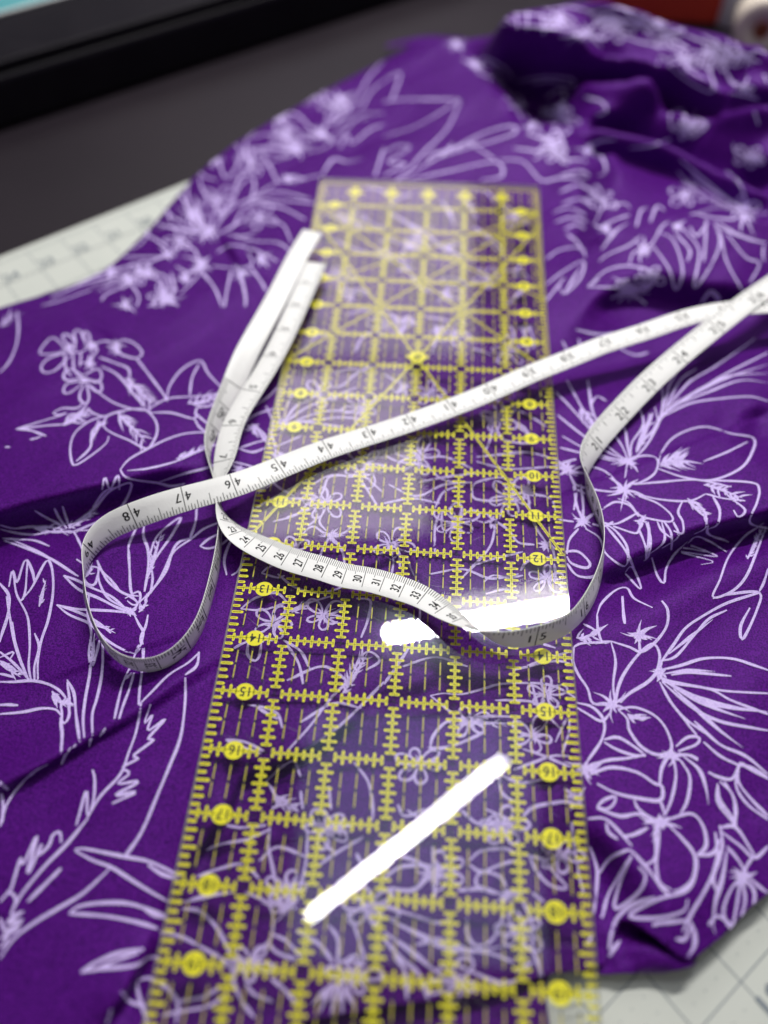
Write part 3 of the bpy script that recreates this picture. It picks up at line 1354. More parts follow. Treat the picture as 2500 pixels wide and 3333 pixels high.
FOLDS = [
 # big roll at the left with the shaded hollow in front of it
 [(-120, 1120, .025), (-30, 1092, .026), (100, 1062, .026), (250, 1030, .0255), (380, 1002, .023), (470, 985, .020), (560, 960, .018)],
 [('m', -0.225, -0.005, 0.0040), ('m', -0.207, 0.003, 0.0040), ('m', -0.180, 0.014, 0.0040), ('m', -0.149, 0.026, 0.0050), ('m', -0.121, 0.038, 0.0080)],
 [('m', -0.225, -0.014, 0.0050), ('m', -0.207, -0.006, 0.0050), ('m', -0.180, 0.005, 0.0050), ('m', -0.149, 0.017, 0.0060), ('m', -0.121, 0.029, 0.0090)],
 [(60, 850, .018), (200, 800, .017), (350, 700, .016), (480, 640, .016), (560, 560, .016)],
 [(0, 900, .019), (200, 900, .019), (400, 860, .018)],
 [(40, 705, .010), (260, 640, .010), (350, 545, .010), (450, 430, .010), (590, 320, .010), (730, 240, .013), (830, 180, .017)],
 [(60, 1230, .014), (200, 1180, .0145), (350, 1150, .0145), (450, 1130, .015)], [(300, 1300, .013)], [(100, 1450, .012)], [(400, 1400, .0145)], [(0, 1400, .011)],
 # low fold at the lower left
 [(-60, 1680, .024), (60, 1622, .024), (170, 1570, .023), (300, 1510, .021), (430, 1440, .0165), (500, 1400, .015)],
 [(-60, 1645, .006), (60, 1592, .006), (170, 1540, .007), (280, 1485, .010)],
 [(-60, 1725, .014), (60, 1668, .0135), (170, 1614, .013), (300, 1552, .0125), (430, 1482, .012), (520, 1440, .012)],
 [(60, 1800, .0165)], [(200, 1720, .0175), (350, 1660, .0175)], [(150, 2000, .015)], [(300, 1900, .018)], [(50, 2150, .013)], [(420, 1600, .018)],
 # deep crease under the ruler
 [(545, 1740, .008), (620, 1690, .005), (700, 1640, .004), (830, 1560, .004), (960, 1490, .006), (1060, 1440, .009), (1100, 1422, .013)],
 [(560, 1650, .0195), (690, 1600, .0208), (800, 1545, .0208), (950, 1462, .019)],
 [(640, 1735, .020), (760, 1655, .0212), (880, 1585, .0212), (1000, 1520, .020)],
 [(530, 1745, .008), (458, 1865, .004), (388, 1980, .003), (318, 2110, .003), (258, 2215, .003)],
 [(500, 1735, .0208), (430, 1855, .0205), (360, 1970, .020), (290, 2095, .019), (230, 2195, .018)],
 [(560, 1800, .016), (500, 1910, .014), (430, 2040, .012), (380, 2150, .011)],
 # under the ruler
 [(700, 1100, .0205)], [(900, 1000, .020)], [(850, 1250, .019)], [(1100, 1100, .0205)], [(1100, 1300, .019)], [(750, 800, .018)], [(1000, 700, .018)],
 [(850, 550, .019)], [(1100, 550, .019)], [(800, 1850, .018)], [(1000, 1750, .0195)], [(1200, 1700, .019)], [(1000, 2000, .016)], [(1200, 1950, .017)], [(700, 2050, .013)],
 [(860, 1020, .0212), (872, 1060, .0212), (865, 1100, .020)], [(905, 1030, .014), (915, 1080, .014)],
 [(700, 720, .010), (800, 735, .012)], [(960, 880, .012), (1060, 860, .012)], [(900, 620, .012), (1000, 600, .012)],
 # right hand rolls
 [(1760, 1060, .027), (1600, 1105, .027), (1500, 1132, .026), (1400, 1185, .023), (1310, 1235, .019), (1250, 1260, .016)],
 [('m', 0.201, 0.040, 0.0050), ('m', 0.162, 0.025, 0.0050), ('m', 0.139, 0.017, 0.0050), ('m', 0.116, 0.003, 0.0060), ('m', 0.096, -0.009, 0.0090)],
 [('m', 0.201, 0.030, 0.0060), ('m', 0.162, 0.015, 0.0060), ('m', 0.139, 0.007, 0.0060), ('m', 0.116, -0.007, 0.0080), ('m', 0.096, -0.019, 0.0110)],
 [(1300, 1000, .018)], [(1450, 950, .020), (1560, 950, .0215), (1640, 990, .024)], [(1400, 1080, .021)],
 [(1300, 1362, .017), (1400, 1302, .0185), (1540, 1222, .0195), (1700, 1160, .020)],
 [(1500, 1400, .017)], [(1640, 1500, .016)], [(1400, 1500, .018)], [(1350, 1650, .018)], [(1500, 1700, .0175)], [(1640, 1700, .015)], [(1450, 1850, .018)], [(1560, 1830, .016)],
 [(1300, 1780, .017), (1334, 1813, .021), (1364, 1838, .0215), (1400, 1890, .0215), (1450, 1938, .022)],
 [(1280, 1840, .008), (1300, 1920, .006), (1320, 2000, .007)],
 [(1659, 860, .022), (1605, 890, .021), (1592, 960, .020)], [(1640, 910, .012), (1625, 960, .014)],
 # hollow under the tape at the right
 [(1200, 815, .010), (1330, 797, .006), (1480, 762, .006), (1659, 707, .006), (1760, 680, .006)],
 [(1240, 872, .019), (1400, 852, .020), (1560, 792, .019), (1720, 745, .018)],
 [(1210, 720, .014), (1270, 650, .020), (1330, 600, .025), (1420, 575, .027), (1520, 600, .026), (1620, 610, .024)],
 [(1290, 690, .007), (1380, 668, .006), (1500, 690, .006), (1600, 690, .006)],
 # heap at the back right: three rolls stepping up
 [(1289, 492, .033), (1429, 447, .036), (1580, 452, .036), (1720, 470, .036)],
 [('m', 0.047, 0.471, 0.074), ('m', 0.057, 0.482, 0.074), ('m', 0.083, 0.484, 0.074), ('m', 0.119, 0.484, 0.074), ('m', 0.154, 0.479, 0.074), ('m', 0.186, 0.461, 0.074), ('m', 0.215, 0.428, 0.074), ('m', 0.240, 0.408, 0.074)],
 [('m', 0.051, 0.463, 0.067), ('m', 0.065, 0.455, 0.067), ('m', 0.082, 0.448, 0.067), ('m', 0.117, 0.444, 0.067), ('m', 0.151, 0.438, 0.067), ('m', 0.182, 0.420, 0.067), ('m', 0.210, 0.390, 0.067), ('m', 0.235, 0.371, 0.067)],
 [('m', 0.117, 0.447, 0.044), ('m', 0.151, 0.441, 0.044), ('m', 0.182, 0.423, 0.044), ('m', 0.210, 0.393, 0.044), ('m', 0.235, 0.374, 0.044)],
 [('m', 0.051, 0.451, 0.018), ('m', 0.065, 0.443, 0.018), ('m', 0.082, 0.436, 0.018), ('m', 0.117, 0.432, 0.018)],
 [('m', 0.060, 0.440, 0.014), ('m', 0.085, 0.425, 0.012), ('m', 0.100, 0.400, 0.010)],
 [('m', 0.114, 0.448, 0.058), ('m', 0.136, 0.447, 0.058), ('m', 0.170, 0.435, 0.058), ('m', 0.185, 0.424, 0.058), ('m', 0.206, 0.396, 0.058), ('m', 0.240, 0.379, 0.058)],
 [('m', 0.111, 0.430, 0.056), ('m', 0.134, 0.424, 0.056), ('m', 0.160, 0.420, 0.056), ('m', 0.182, 0.396, 0.056), ('m', 0.204, 0.384, 0.056), ('m', 0.240, 0.373, 0.056)],
 [('m', 0.111, 0.432, 0.016), ('m', 0.134, 0.426, 0.016), ('m', 0.160, 0.422, 0.016), ('m', 0.182, 0.398, 0.016), ('m', 0.204, 0.386, 0.016), ('m', 0.240, 0.375, 0.027)],
 [('m', 0.124, 0.397, 0.038), ('m', 0.171, 0.404, 0.038), ('m', 0.187, 0.393, 0.038), ('m', 0.209, 0.377, 0.038), ('m', 0.238, 0.333, 0.038)],
 [('m', 0.122, 0.388, 0.037), ('m', 0.151, 0.380, 0.037), ('m', 0.182, 0.362, 0.037), ('m', 0.203, 0.341, 0.037), ('m', 0.233, 0.310, 0.037)],
 [('m', 0.122, 0.390, 0.012), ('m', 0.151, 0.382, 0.012), ('m', 0.182, 0.364, 0.012), ('m', 0.203, 0.343, 0.012), ('m', 0.233, 0.312, 0.012)],
 [('m', 0.122, 0.368, 0.014), ('m', 0.151, 0.360, 0.014), ('m', 0.182, 0.342, 0.014), ('m', 0.203, 0.321, 0.014), ('m', 0.233, 0.290, 0.014)],
 # hump behind the ruler
 [(880, 82, .022), (930, 72, .027), (994, 100, .033), (1060, 160, .036), (1100, 220, .034), (1120, 280, .030), (1070, 360, .024)],
 [(850, 200, .022)], [(900, 300, .021)], [(800, 300, .019)], [(700, 350, .017)], [(960, 200, .029)],
 [(1205, 200, .030), (1212, 300, .027), (1200, 345, .024)],
 [(1325, 310, .034), (1332, 370, .034), (1300, 450, .030), (1270, 560, .022)], [(1250, 400, .016), (1255, 480, .014), (1230, 560, .012)],
 [(760, 330, .014), (830, 290, .015), (900, 240, .017)],
]
pts = [p for p in ring]
for a, b in zip(ring, ring[1:] + ring[:1]):
    for t in np.linspace(0, 1, 30): pts.append(a + (b - a) * t)
pts += lines_to_points(FOLDS)
HZ = relax(pts)
HZ = blur(HZ, 1.6)
HZ += 0.0011 * vnoise(0.026, 0.45, 2.6, 3) + 0.0004 * vnoise(0.012, 0.9, 3.0, 5) + 0.0015 * vnoise(0.045, 0.5, 2.4, 8)
_gx = GX0 + np.arange(NX) * G; _gy = GY0 + np.arange(NY) * G
heap = 1 / (1 + np.exp(-(_gy[:, None] - 0.33 + 0.9 * np.minimum(0, _gx[None] - 0.10)) / 0.015)) / (1 + np.exp(-(_gx[None] - 0.03) / 0.012))
HZ += heap * 0.45 * (HZ - blur(HZ, 14))
HZ += heap * (0.0028 * vnoise(0.030, -0.5, 2.0, 21) + 0.0014 * vnoise(0.016, 0.3, 2.2, 22))
gx = GX0 + np.arange(NX) * G; gy = GY0 + np.arange(NY) * G
# nothing of the fabric may rise through the ruler lying on it
lim = (ruler_z(gy) - 0.0008)[:, None] + 0.35 * np.maximum(0, np.abs(gx) - 0.080)[None] + 0.5 * np.maximum(0, gy - 0.305)[:, None]
k = 0.0012
HZ = -k * np.logaddexp(-lim / k, -HZ / k)
HZ = np.maximum(HZ, 0.0016)
# rolls lean over toward the viewer: crests are pushed forward so that they overhang their hollows
KL = 0.95 + 0.0 / (1 + np.exp(-(gy - 0.30) / 0.02))[:, None] / (1 + np.exp(-(gx - 0.06) / 0.02))[None]
DY = -KL * (HZ - blur(HZ, 12)); DY = blur(DY, 1.5)
DX = 1.1 * (HZ - blur(HZ, 10)) / (1 + np.exp((_gy[:, None] + 0.035) / 0.008)) / (1 + np.exp((_gx[None] + 0.01) / 0.01)); DX = blur(DX, 1.5)

M_fab = noise_color(mat('purple_satin', (0.075, 0.012, 0.17), 0.50, 0.09), (0.033, 0.0018, 0.086), (0.102, 0.007, 0.225), 1300, 2, 0.8, 2000, sharp=True)
bs = M_fab.node_tree.nodes['Principled BSDF']
bs.inputs['Specular Tint'].default_value = (0.55, 0.22, 1.0, 1); bs.inputs['Specular IOR Level'].default_value = 0.30; bs.inputs['Roughness'].default_value = 0.40
bs.inputs['Sheen Weight'].default_value = 0.04; bs.inputs['Sheen Roughness'].default_value = 0.4; bs.inputs['Sheen Tint'].default_value = (0.6, 0.4, 0.9, 1)
M_print = noise_color(mat('lavender_print', (0.50, 0.38, 0.72), 0.6, 0.2), (0.51, 0.39, 0.77), (0.71, 0.58, 0.94), 1500, 2, 0.3, 2600, sharp=True)

fabric = empty('printed_fabric', (0, 0, 0))
tag(fabric, 'crumpled purple fabric printed with lavender line-drawn flowers, under the clear ruler', 'fabric')
_, TREE_U = sheet('upper_layer', HZ, POLY_S, M_fab, fabric, (DX, DY))
# lower layer of the same fabric, seen below the hem and inside the hollow at the corner
LOWP = [un(x, y, z)[:2] for x, y, z in [(2272, 3104, .004), (2262, 3132, .003), (2236, 3154, .002), (2195, 3167, .002), (2150, 3174, .002), (2050, 3174, .002), (1947, 3176, .002), (1800, 3150, .003), (1778, 3200, .004), (1776, 3240, .004), (1789, 3333, .004), (1806, 3420, .004),
                                      (1300, 3480, .004), (700, 3420, .004), (900, 3230, .004), (1500, 3080, .004), (1900, 2900, .004), (2150, 2900, .004), (2300, 3010, .004)]]
HL = 0.0035 + 0.0006 * vnoise(0.03, 0.3, 2, 11) + 0 * HZ
fl = np.array([un(x, y, .011)[:2] for x, y in [(1985, 3150), (2020, 3122), (2075, 3108), (2130, 3104), (2185, 3118), (2238, 3140)]])
GXm, GYm = np.meshgrid(GX0 + np.arange(NX) * G, GY0 + np.arange(NY) * G); dmin = np.full(GXm.shape, 9.0)
for a_, b_ in zip(fl[:-1], fl[1:]):
    for t in np.linspace(0, 1, 12): p = a_ + (b_ - a_) * t; dmin = np.minimum(dmin, np.hypot(GXm - p[0], GYm - p[1]))
HL = HL + 0.0095 * np.exp(-(dmin / 0.0055) ** 2)
HL = np.clip(HL, 0.0018, np.maximum(HZ - 0.002, 0.0018))
_, TREE_L = sheet('lower_layer', HL, LOWP, M_fab, fabric)

# ------------------------------------------------------------------ print: every drawn line is laid on the cloth surface
REG = {'A': (0, 0), 'B': (1250, 0), 'C': (0, 900), 'D': (1250, 900), 'E': (0, 1700), 'F': (1250, 1700), 'G': (0, 2333), 'H': (1250, 2333), 'U': (960, 560), 'P': (0, 0)}
VS = 1659 / 1250.0; WS = 1.0
rnd = random.Random(11)
def cat(P, step=7.0):
    P = [np.array(p, float) for p in P]
    if len(P) == 2: P = [P[0], (P[0] + P[1]) / 2 + np.array([rnd.uniform(-3, 3), rnd.uniform(-3, 3)]), P[1]]
    P = [2 * P[0] - P[1]] + P + [2 * P[-1] - P[-2]]; out = []
    for i in range(1, len(P) - 2):
        p0, p1, p2, p3 = P[i - 1:i + 3]; n = max(2, int(np.linalg.norm(p2 - p1) / step))
        for t in np.linspace(0, 1, n, endpoint=False):
            out.append(0.5 * ((2 * p1) + (-p0 + p2) * t + (2 * p0 - 5 * p1 + 4 * p2 - p3) * t ** 2 + (-p0 + 3 * p1 - 3 * p2 + p3) * t ** 3))
    out.append(P[-2]); return np.array(out)
strokes = []           # (motif, pixels Nx2, widths N)
motifs = []; reg = (0, 0)
def add(P, w, taper=(0.6, 0.6), peak=None):
    Pp = cat([(reg[0] + p[0] / VS, reg[1] + p[1] / VS) for p in P])
    t = np.linspace(0, 1, len(Pp))
    if peak is None:
        wv = np.minimum(1, np.minimum(taper[0] + (1 - taper[0]) * t / .15, taper[1] + (1 - taper[1]) * (1 - t) / .15))
        wv = wv * (1 + 0.16 * np.sin(t * rnd.uniform(5, 14) + rnd.uniform(0, 6)))
    else:
        wv = np.where(t < peak, 0.3 + 0.7 * t / peak, 0.08 + 0.92 * (1 - t) / (1 - peak))
    strokes.append((len(motifs) - 1, Pp, w * wv * WS * 1e-4))
for ln in STROKES.strip().split('\n'):
    ln = ln.strip()
    if ln[0] == '>':
        reg = REG[ln[1]]; VS = 1659 / {'U': 900.0, 'P': 2500.0}.get(ln[1], 1250.0); WS = 1.12 if ln[1] in 'ABU' else 1.0; continue
    if ln[0] == '@': motifs.append(ln[1:]); continue
    if ln[0] == '%':
        c, r, n, a0 = ln[2:].split(); cx_, cy_ = map(float, c.split(',')); r = float(r); n = int(n); a0 = float(a0)
        for i in range(n):                       # open petals drawn as loops, slightly uneven, with a stroke of shading inside
            a = a0 + 6.283 * i / n + rnd.uniform(-.15, .15); L = r * rnd.uniform(.8, 1.2); wd = rnd.uniform(.30, .42); sq = .82
            pt = lambda q_, t_: (cx_ + L * q_ * math.cos(a + t_), cy_ + L * q_ * math.sin(a + t_) * sq)
            add([pt(.10, 0), pt(.45, wd * 1.2), pt(.85, wd * .8), pt(1.05, .06), pt(.88, -wd * .7), pt(.45, -wd * 1.2), pt(.10, 0)], rnd.uniform(9.5, 12.5))
            if rnd.random() < .7: add([pt(.08, 0), pt(.3, rnd.uniform(-.2, .2)), pt(rnd.uniform(.45, .7), rnd.uniform(-.25, .25))], rnd.uniform(10, 16), peak=.3)
        for i in range(8):
            a = rnd.uniform(0, 6.28); L = r * rnd.uniform(.15, .38)
            add([(cx_, cy_), (cx_ + L * .5 * math.cos(a), cy_ + L * .4 * math.sin(a)), (cx_ + L * math.cos(a), cy_ + L * .8 * math.sin(a))], rnd.uniform(11, 17), peak=.3)
        continue
    if ln[0] == '*':
        c, r = ln[2:].split(); cx_, cy_ = map(float, c.split(',')); r = float(r)
        n = 14; a0 = rnd.uniform(0, 6.28)
        for i in range(n):
            a = a0 + 6.283 * i / n + rnd.uniform(-.3, .3); L = r * (rnd.uniform(.35, .8) if rnd.random() < .55 else rnd.uniform(.8, 1.5))
            b = a + rnd.uniform(-.25, .25)
            add([(cx_ - 3 * math.cos(a), cy_ - 2 * math.sin(a)), (cx_ + L * .5 * math.cos(a), cy_ + L * .42 * math.sin(a)), (cx_ + L * math.cos(b), cy_ + L * .8 * math.sin(b))], rnd.uniform(11, 23), peak=rnd.uniform(.2, .4))
        continue
    if ln[0] == '#':
        a, b, amp, n = ln[2:].split(); a = np.array(list(map(float, a.split(',')))); b = np.array(list(map(float, b.split(',')))); amp = float(amp); n = int(n)
        d = (b - a) / np.linalg.norm(b - a); nn = np.array([-d[1], d[0]]); Lh = np.linalg.norm(b - a)
        # feathered scribble: a tapering spine with slanting flicks on both sides
        add([tuple(a), tuple(a + d * Lh * .35 + nn * amp * rnd.uniform(-.25, .25)), tuple(a + d * Lh * .7 + nn * amp * rnd.uniform(-.25, .25)), tuple(b)], 20, peak=0.35)
        sgn = rnd.choice((1, -1))
        for i in range(int(n * 1.6)):
            t = (i + rnd.uniform(0, .8)) / (n * 1.6) * .9; p0 = a + d * Lh * t; sg = sgn if rnd.random() < .6 else -sgn
            L1 = amp * rnd.uniform(.6, 1.7); f1 = rnd.uniform(.4, 1.3)
            add([tuple(p0 - nn * sg * 2), tuple(p0 + nn * sg * L1 * .5 + d * L1 * f1 * .6), tuple(p0 + nn * sg * L1 + d * L1 * f1 * 1.5)], rnd.uniform(10, 19), peak=0.3)
        continue
    if ln[0] == '&':
        w = ln.split()[1:]; add([tuple(map(float, q_.split(','))) for q_ in w[:-1]], float(w[-1]) * 0.95, peak=0.45); continue
    add([tuple(map(float, q_.split(','))) for q_ in ln.split()], rnd.uniform(10.5, 13.5))

TREES = (TREE_U, TREE_L)
CV = Vector(CC)
def cast(p):
    d = Vector(ray(p[0], p[1])); best = (None, None, 9e9, 0)
    for k_, T_ in enumerate(TREES):
        l, n, i_, ds = T_.ray_cast(CV, d)
        if l is not None and ds < best[2]: best = (l, n, ds, k_)
    return best
parts = {}
for si, (mi, Pp, wv) in enumerate(strokes):
    hits = [cast(p) for p in Pp]; n = len(hits); i = 0
    eps = 0.00016 + (si % 37) * 0.0000045
    while i < n:
        if hits[i][0] is None: i += 1; continue
        j = i
        while j + 1 < n and hits[j + 1][0] is not None and hits[j + 1][3] == hits[i][3] and (hits[j + 1][0] - hits[j][0]).length < 0.010: j += 1
        if j > i:
            q = np.array([h[0] for h in hits[i:j + 1]]); w = wv[i:j + 1]; tree = TREES[hits[i][3]]
            s_ = np.r_[0, np.cumsum(np.linalg.norm(np.diff(q, axis=0), axis=1))]
            if s_[-1] > 0.0008:
                m_ = max(2, int(s_[-1] / 0.0013) + 1); u = np.linspace(0, s_[-1], m_)
                q = np.stack([np.interp(u, s_, q[:, c]) for c in range(3)], -1); w = np.interp(u, s_, w)
                t3 = np.gradient(q, axis=0)
                if m_ > 4: t3[1:-1] = (t3[:-2] + t3[1:-1] * 2 + t3[2:]) / 4
                t3 /= np.linalg.norm(t3, axis=1)[:, None] + 1e-12
                near = [tree.find_nearest(Vector(p)) for p in q]
                nrm = np.array([h[1] for h in near]); nrm[nrm[:, 2] < -0.3] *= 1
                if m_ > 4: nrm[1:-1] = (nrm[:-2] + nrm[1:-1] * 2 + nrm[2:]) / 4
                nrm /= np.linalg.norm(nrm, axis=1)[:, None] + 1e-12
                sd = np.cross(nrm, t3); sd /= np.linalg.norm(sd, axis=1)[:, None] + 1e-12
                V = np.zeros((m_, 3, 3))
                V[:, 1] = np.array([h[0] for h in near]) + nrm * eps
                for c, sg in ((0, -1), (2, 1)):
                    for a in range(m_):
                        h = tree.find_nearest(Vector(q[a] + sd[a] * (w[a] * 0.5 * sg)))
                        V[a, c] = np.array(h[0]) + (np.array(h[1]) + nrm[a]) / 2 * eps
                F = []
                for a in range(m_ - 1):
                    for c in (0, 1): F.append((a * 3 + c, a * 3 + c + 1, a * 3 + c + 4, a * 3 + c + 3))
                parts.setdefault(mi, Q()).mesh(V.reshape(-1, 3), F)
        i = j + 1
for mi, qd in parts.items():
    o = qd.build(motifs[mi], M_print, fabric, True); o['kind'] = 'stuff'
# ------------------------------------------------------------------ clear quilting ruler, 6 by 24 inches
M_yellow.node_tree.nodes['Principled BSDF'].inputs['Alpha'].default_value = 0.93
ruler = empty('quilting_ruler', (0, 0, ZR))
tag(ruler, 'clear acrylic quilting ruler with yellow inch grid lying on the purple fabric', 'ruler')
def rp(u, v, dz=0.0):
    y = (12 - v) * IN
    return ((u - 3) * IN, y, float(ruler_z(y)) - ZR + dz)
def clear(name, edge=False):
    M = bpy.data.materials.new(name); M.use_nodes = True; nt = M.node_tree; nt.nodes.clear()
    out = nt.nodes.new('ShaderNodeOutputMaterial'); tr = nt.nodes.new('ShaderNodeBsdfTransparent'); gl = nt.nodes.new('ShaderNodeBsdfGlossy')
    ge = nt.nodes.new('ShaderNodeNewGeometry'); dt = nt.nodes.new('ShaderNodeVectorMath'); dt.operation = 'DOT_PRODUCT'
    nt.links.new(ge.outputs['Incoming'], dt.inputs[0]); nt.links.new(ge.outputs['Normal'], dt.inputs[1])
    def mth(op, a, b=None):
        n_ = nt.nodes.new('ShaderNodeMath'); n_.operation = op
        for i_, x_ in enumerate((a, b)):
            if x_ is None: continue
            if isinstance(x_, (int, float)): n_.inputs[i_].default_value = x_
            else: nt.links.new(x_, n_.inputs[i_])
        return n_.outputs[0]
    # Schlick reflectance of acrylic, the same from either side of the thin sheet
    fr_ = mth('ADD', mth('MULTIPLY', mth('POWER', mth('SUBTRACT', 1.0, mth('ABSOLUTE', dt.outputs['Value'])), 5.0), 0.96), 0.039)
    mx = nt.nodes.new('ShaderNodeMixShader')
    tr.inputs[0].default_value = (0.993, 0.995, 0.997, 1)
    gl.inputs['Roughness'].default_value = 0.004
    tc = nt.nodes.new('ShaderNodeTexCoord'); n = nt.nodes.new('ShaderNodeTexNoise'); n.inputs['Scale'].default_value = 14; n.inputs['Detail'].default_value = 2
    nt.links.new(tc.outputs['Object'], n.inputs['Vector'])
    bp = nt.nodes.new('ShaderNodeBump'); bp.inputs['Strength'].default_value = 0.22; bp.inputs['Distance'].default_value = 0.0003
    nt.links.new(n.outputs['Fac'], bp.inputs['Height']); nt.links.new(bp.outputs['Normal'], gl.inputs['Normal'])
    nt.links.new(fr_, mx.inputs[0]); nt.links.new(tr.outputs[0], mx.inputs[1]); g2 = nt.nodes.new('ShaderNodeBsdfGlossy'); g2.inputs['Roughness'].default_value = 0.13; g2.inputs['Color'].default_value = (0.75, 0.85, 1.0, 1)
    mg = nt.nodes.new('ShaderNodeMixShader'); mg.inputs[0].default_value = 0.06        # bluish rough gloss, as of micro scratches, adds a glow round mirrored lamps
    nt.links.new(gl.outputs[0], mg.inputs[1]); nt.links.new(g2.outputs[0], mg.inputs[2]); nt.links.new(mg.outputs[0], mx.inputs[2])
    if edge:
        df = nt.nodes.new('ShaderNodeBsdfDiffuse'); df.inputs[0].default_value = (0.75, 0.74, 0.68, 1)
        m2 = nt.nodes.new('ShaderNodeMixShader'); m2.inputs[0].default_value = 0.6
        nt.links.new(mx.outputs[0], m2.inputs[1]); nt.links.new(df.outputs[0], m2.inputs[2]); nt.links.new(m2.outputs[0], out.inputs[0])
    else: nt.links.new(mx.outputs[0], out.inputs[0])
    return M
M_clear = clear('clear_acrylic'); M_edge = clear('sawn_acrylic_edge', True)
NV = 96
T = 0.003
vsl = np.linspace(0, 24, NV + 1)
q = Q()
for i in range(NV): q.poly([rp(0, vsl[i + 1], T), rp(6, vsl[i + 1], T), rp(6, vsl[i], T), rp(0, vsl[i], T)])
def weld(o):
    bm = bmesh.new(); bm.from_mesh(o.data); bmesh.ops.remove_doubles(bm, verts=bm.verts, dist=1e-6); bm.to_mesh(o.data); bm.free()
    o.data.polygons.foreach_set('use_smooth', [True] * len(o.data.polygons)); return o
weld(q.build('top_face', M_clear, ruler))
q = Q()
for i in range(NV): q.poly([rp(0, vsl[i], 0), rp(6, vsl[i], 0), rp(6, vsl[i + 1], 0), rp(0, vsl[i + 1], 0)])
weld(q.build('bottom_face', M_clear, ruler))
q = Q()
for i in range(NV):
    q.poly([rp(0, vsl[i], 0), rp(0, vsl[i + 1], 0), rp(0, vsl[i + 1], T), rp(0, vsl[i], T)])
    q.poly([rp(6, vsl[i + 1], 0), rp(6, vsl[i], 0), rp(6, vsl[i], T), rp(6, vsl[i + 1], T)])
q.poly([rp(0, 0, 0), rp(0, 0, T), rp(6, 0, T), rp(6, 0, 0)]); q.poly([rp(0, 24, 0), rp(6, 24, 0), rp(6, 24, T), rp(0, 24, T)])
q.build('edge', M_edge, ruler)

ZY, ZK, ZD, ZN = -0.00016, -0.00008, -0.00004, 0.00004 - 0.00006   # print layers just under the bottom face, seen from above through it
ZK, ZY = -0.00010, -0.00016
ZD = -0.00013; ZN = -0.00006
def seg(q, u0, v0, u1, v1, w, dz, cap=True):
    """a printed bar (inches); rounded ends"""
    d = np.array([u1 - u0, v1 - v0]); L = np.linalg.norm(d); d = d / L; n = np.array([-d[1], d[0]]) * w / 2
    a = np.array([u0, v0]); b = np.array([u1, v1])
    ns = max(1, int(L / 1.0)); P = []
    if L > 1.2:
        for i in range(ns):
            p, r_ = a + (b - a) * i / ns, a + (b - a) * (i + 1) / ns
            q.poly([rp(*(p + n), dz), rp(*(r_ + n), dz), rp(*(r_ - n), dz), rp(*(p - n), dz)])
        return
    pts_ = []
    if cap:
        for c, s0 in ((b, 1), (a, -1)):
            for k_ in range(5):
                t = math.pi / 2 - k_ * math.pi / 4
                pts_.append(c + s0 * (d * math.cos(t) * w / 2 + n * math.sin(t)))
    else: pts_ = [a + n, b + n, b - n, a - n]
    q.poly([rp(*p, dz) for p in pts_])
def disc(u, v, r, name='number_disc'):
    q = Q(); P = []
    for k_ in range(28):
        t = 2 * math.pi * k_ / 28; P.append(rp(u + r * 1.05 * math.cos(t), v + r * 0.97 * math.sin(t), ZD))
    q.poly(P)
    for s_ in (-1, 1): q.poly([rp(u + s_ * r * .9, v - .05, ZD), rp(u + s_ * (r + .06), v - .03, ZD), rp(u + s_ * (r + .06), v + .03, ZD), rp(u + s_ * r * .9, v + .05, ZD)])
    return q.build(name, M_yellow, ruler)
def number(t, u, v, h, par, squeeze=0.95):
    vv, ff = glyph(t, h, squeeze, 0.012); q = Q()
    q.mesh([rp(u - x, v + y, ZN) for x, y in vv], ff)        # printed to be read from the far end
    # keep the face pointing up
    return q.build('numeral', M_ink, par)
YW, KW = 0.047, 0.0075
TL = {1: .058, 2: .095, 3: .058, 4: .095, 5: .058, 6: .095, 7: .058}
def comb(q1, q2, fixed, horiz, c0_, c1_, skip=None):
    """yellow comb with black core along one inch of a grid line"""
    S_ = (lambda a, b, c, d, w, z, q_: seg(q_, a, b, c, d, w, z)) if horiz else (lambda a, b, c, d, w, z, q_: seg(q_, b, a, d, c, w, z))
    S_(c0_, fixed, c1_, fixed, YW * .9, ZY, q1)
    S_(c0_ - .02, fixed, c1_ + .02, fixed, KW, ZK, q2)
for v in range(1, 24):
    q1, q2 = Q(), Q()
    for cidx in range(6):
        a, b = cidx + (.03 if cidx == 0 else .13), cidx + (.97 if cidx == 5 else .87)
        comb(q1, q2, v, True, a, b)
        for k_ in range(1, 8):
            if cidx in (0, 5) and k_ in (3, 4, 5): continue
            u = cidx + k_ / 8; L = TL[k_]
            seg(q1, u, v - L, u, v + L, YW, ZY - 0.00002); seg(q2, u, v - L * .85, u, v + L * .85, KW, ZK + .000015, False)
    for u in range(1, 6):
        seg(q2, u - .045, v, u + .045, v, KW * .8, ZK, False); seg(q2, u, v - .045, u, v + .045, KW * .8, ZK + .00001, False)
    o = q1.build('inch_line', M_yellow, ruler); q2.build('line_core', M_ink, o)
    if v < 24:
        for u in (.5, 5.5):
            dsc = disc(u, v, .155); number(str(v), u, v, .165, dsc)
for u in range(1, 6):
    q1, q2 = Q(), Q()
    for v in range(0, 24):
        comb(q1, q2, u, False, v + .13, v + .87)
        for k_ in range(1, 8):
            L = TL[k_]; w_ = v + k_ / 8
            seg(q1, u - L * 1.15, w_, u + L * 1.15, w_, YW, ZY - 0.00002); seg(q2, u - L, w_, u + L, w_, KW, ZK + .000015, False)
    o = q1.build('inch_column', M_yellow, ruler); q2.build('line_core', M_ink, o)
    dsc = disc(u, .42, .15); number(str(u), u, .42, .16, dsc)
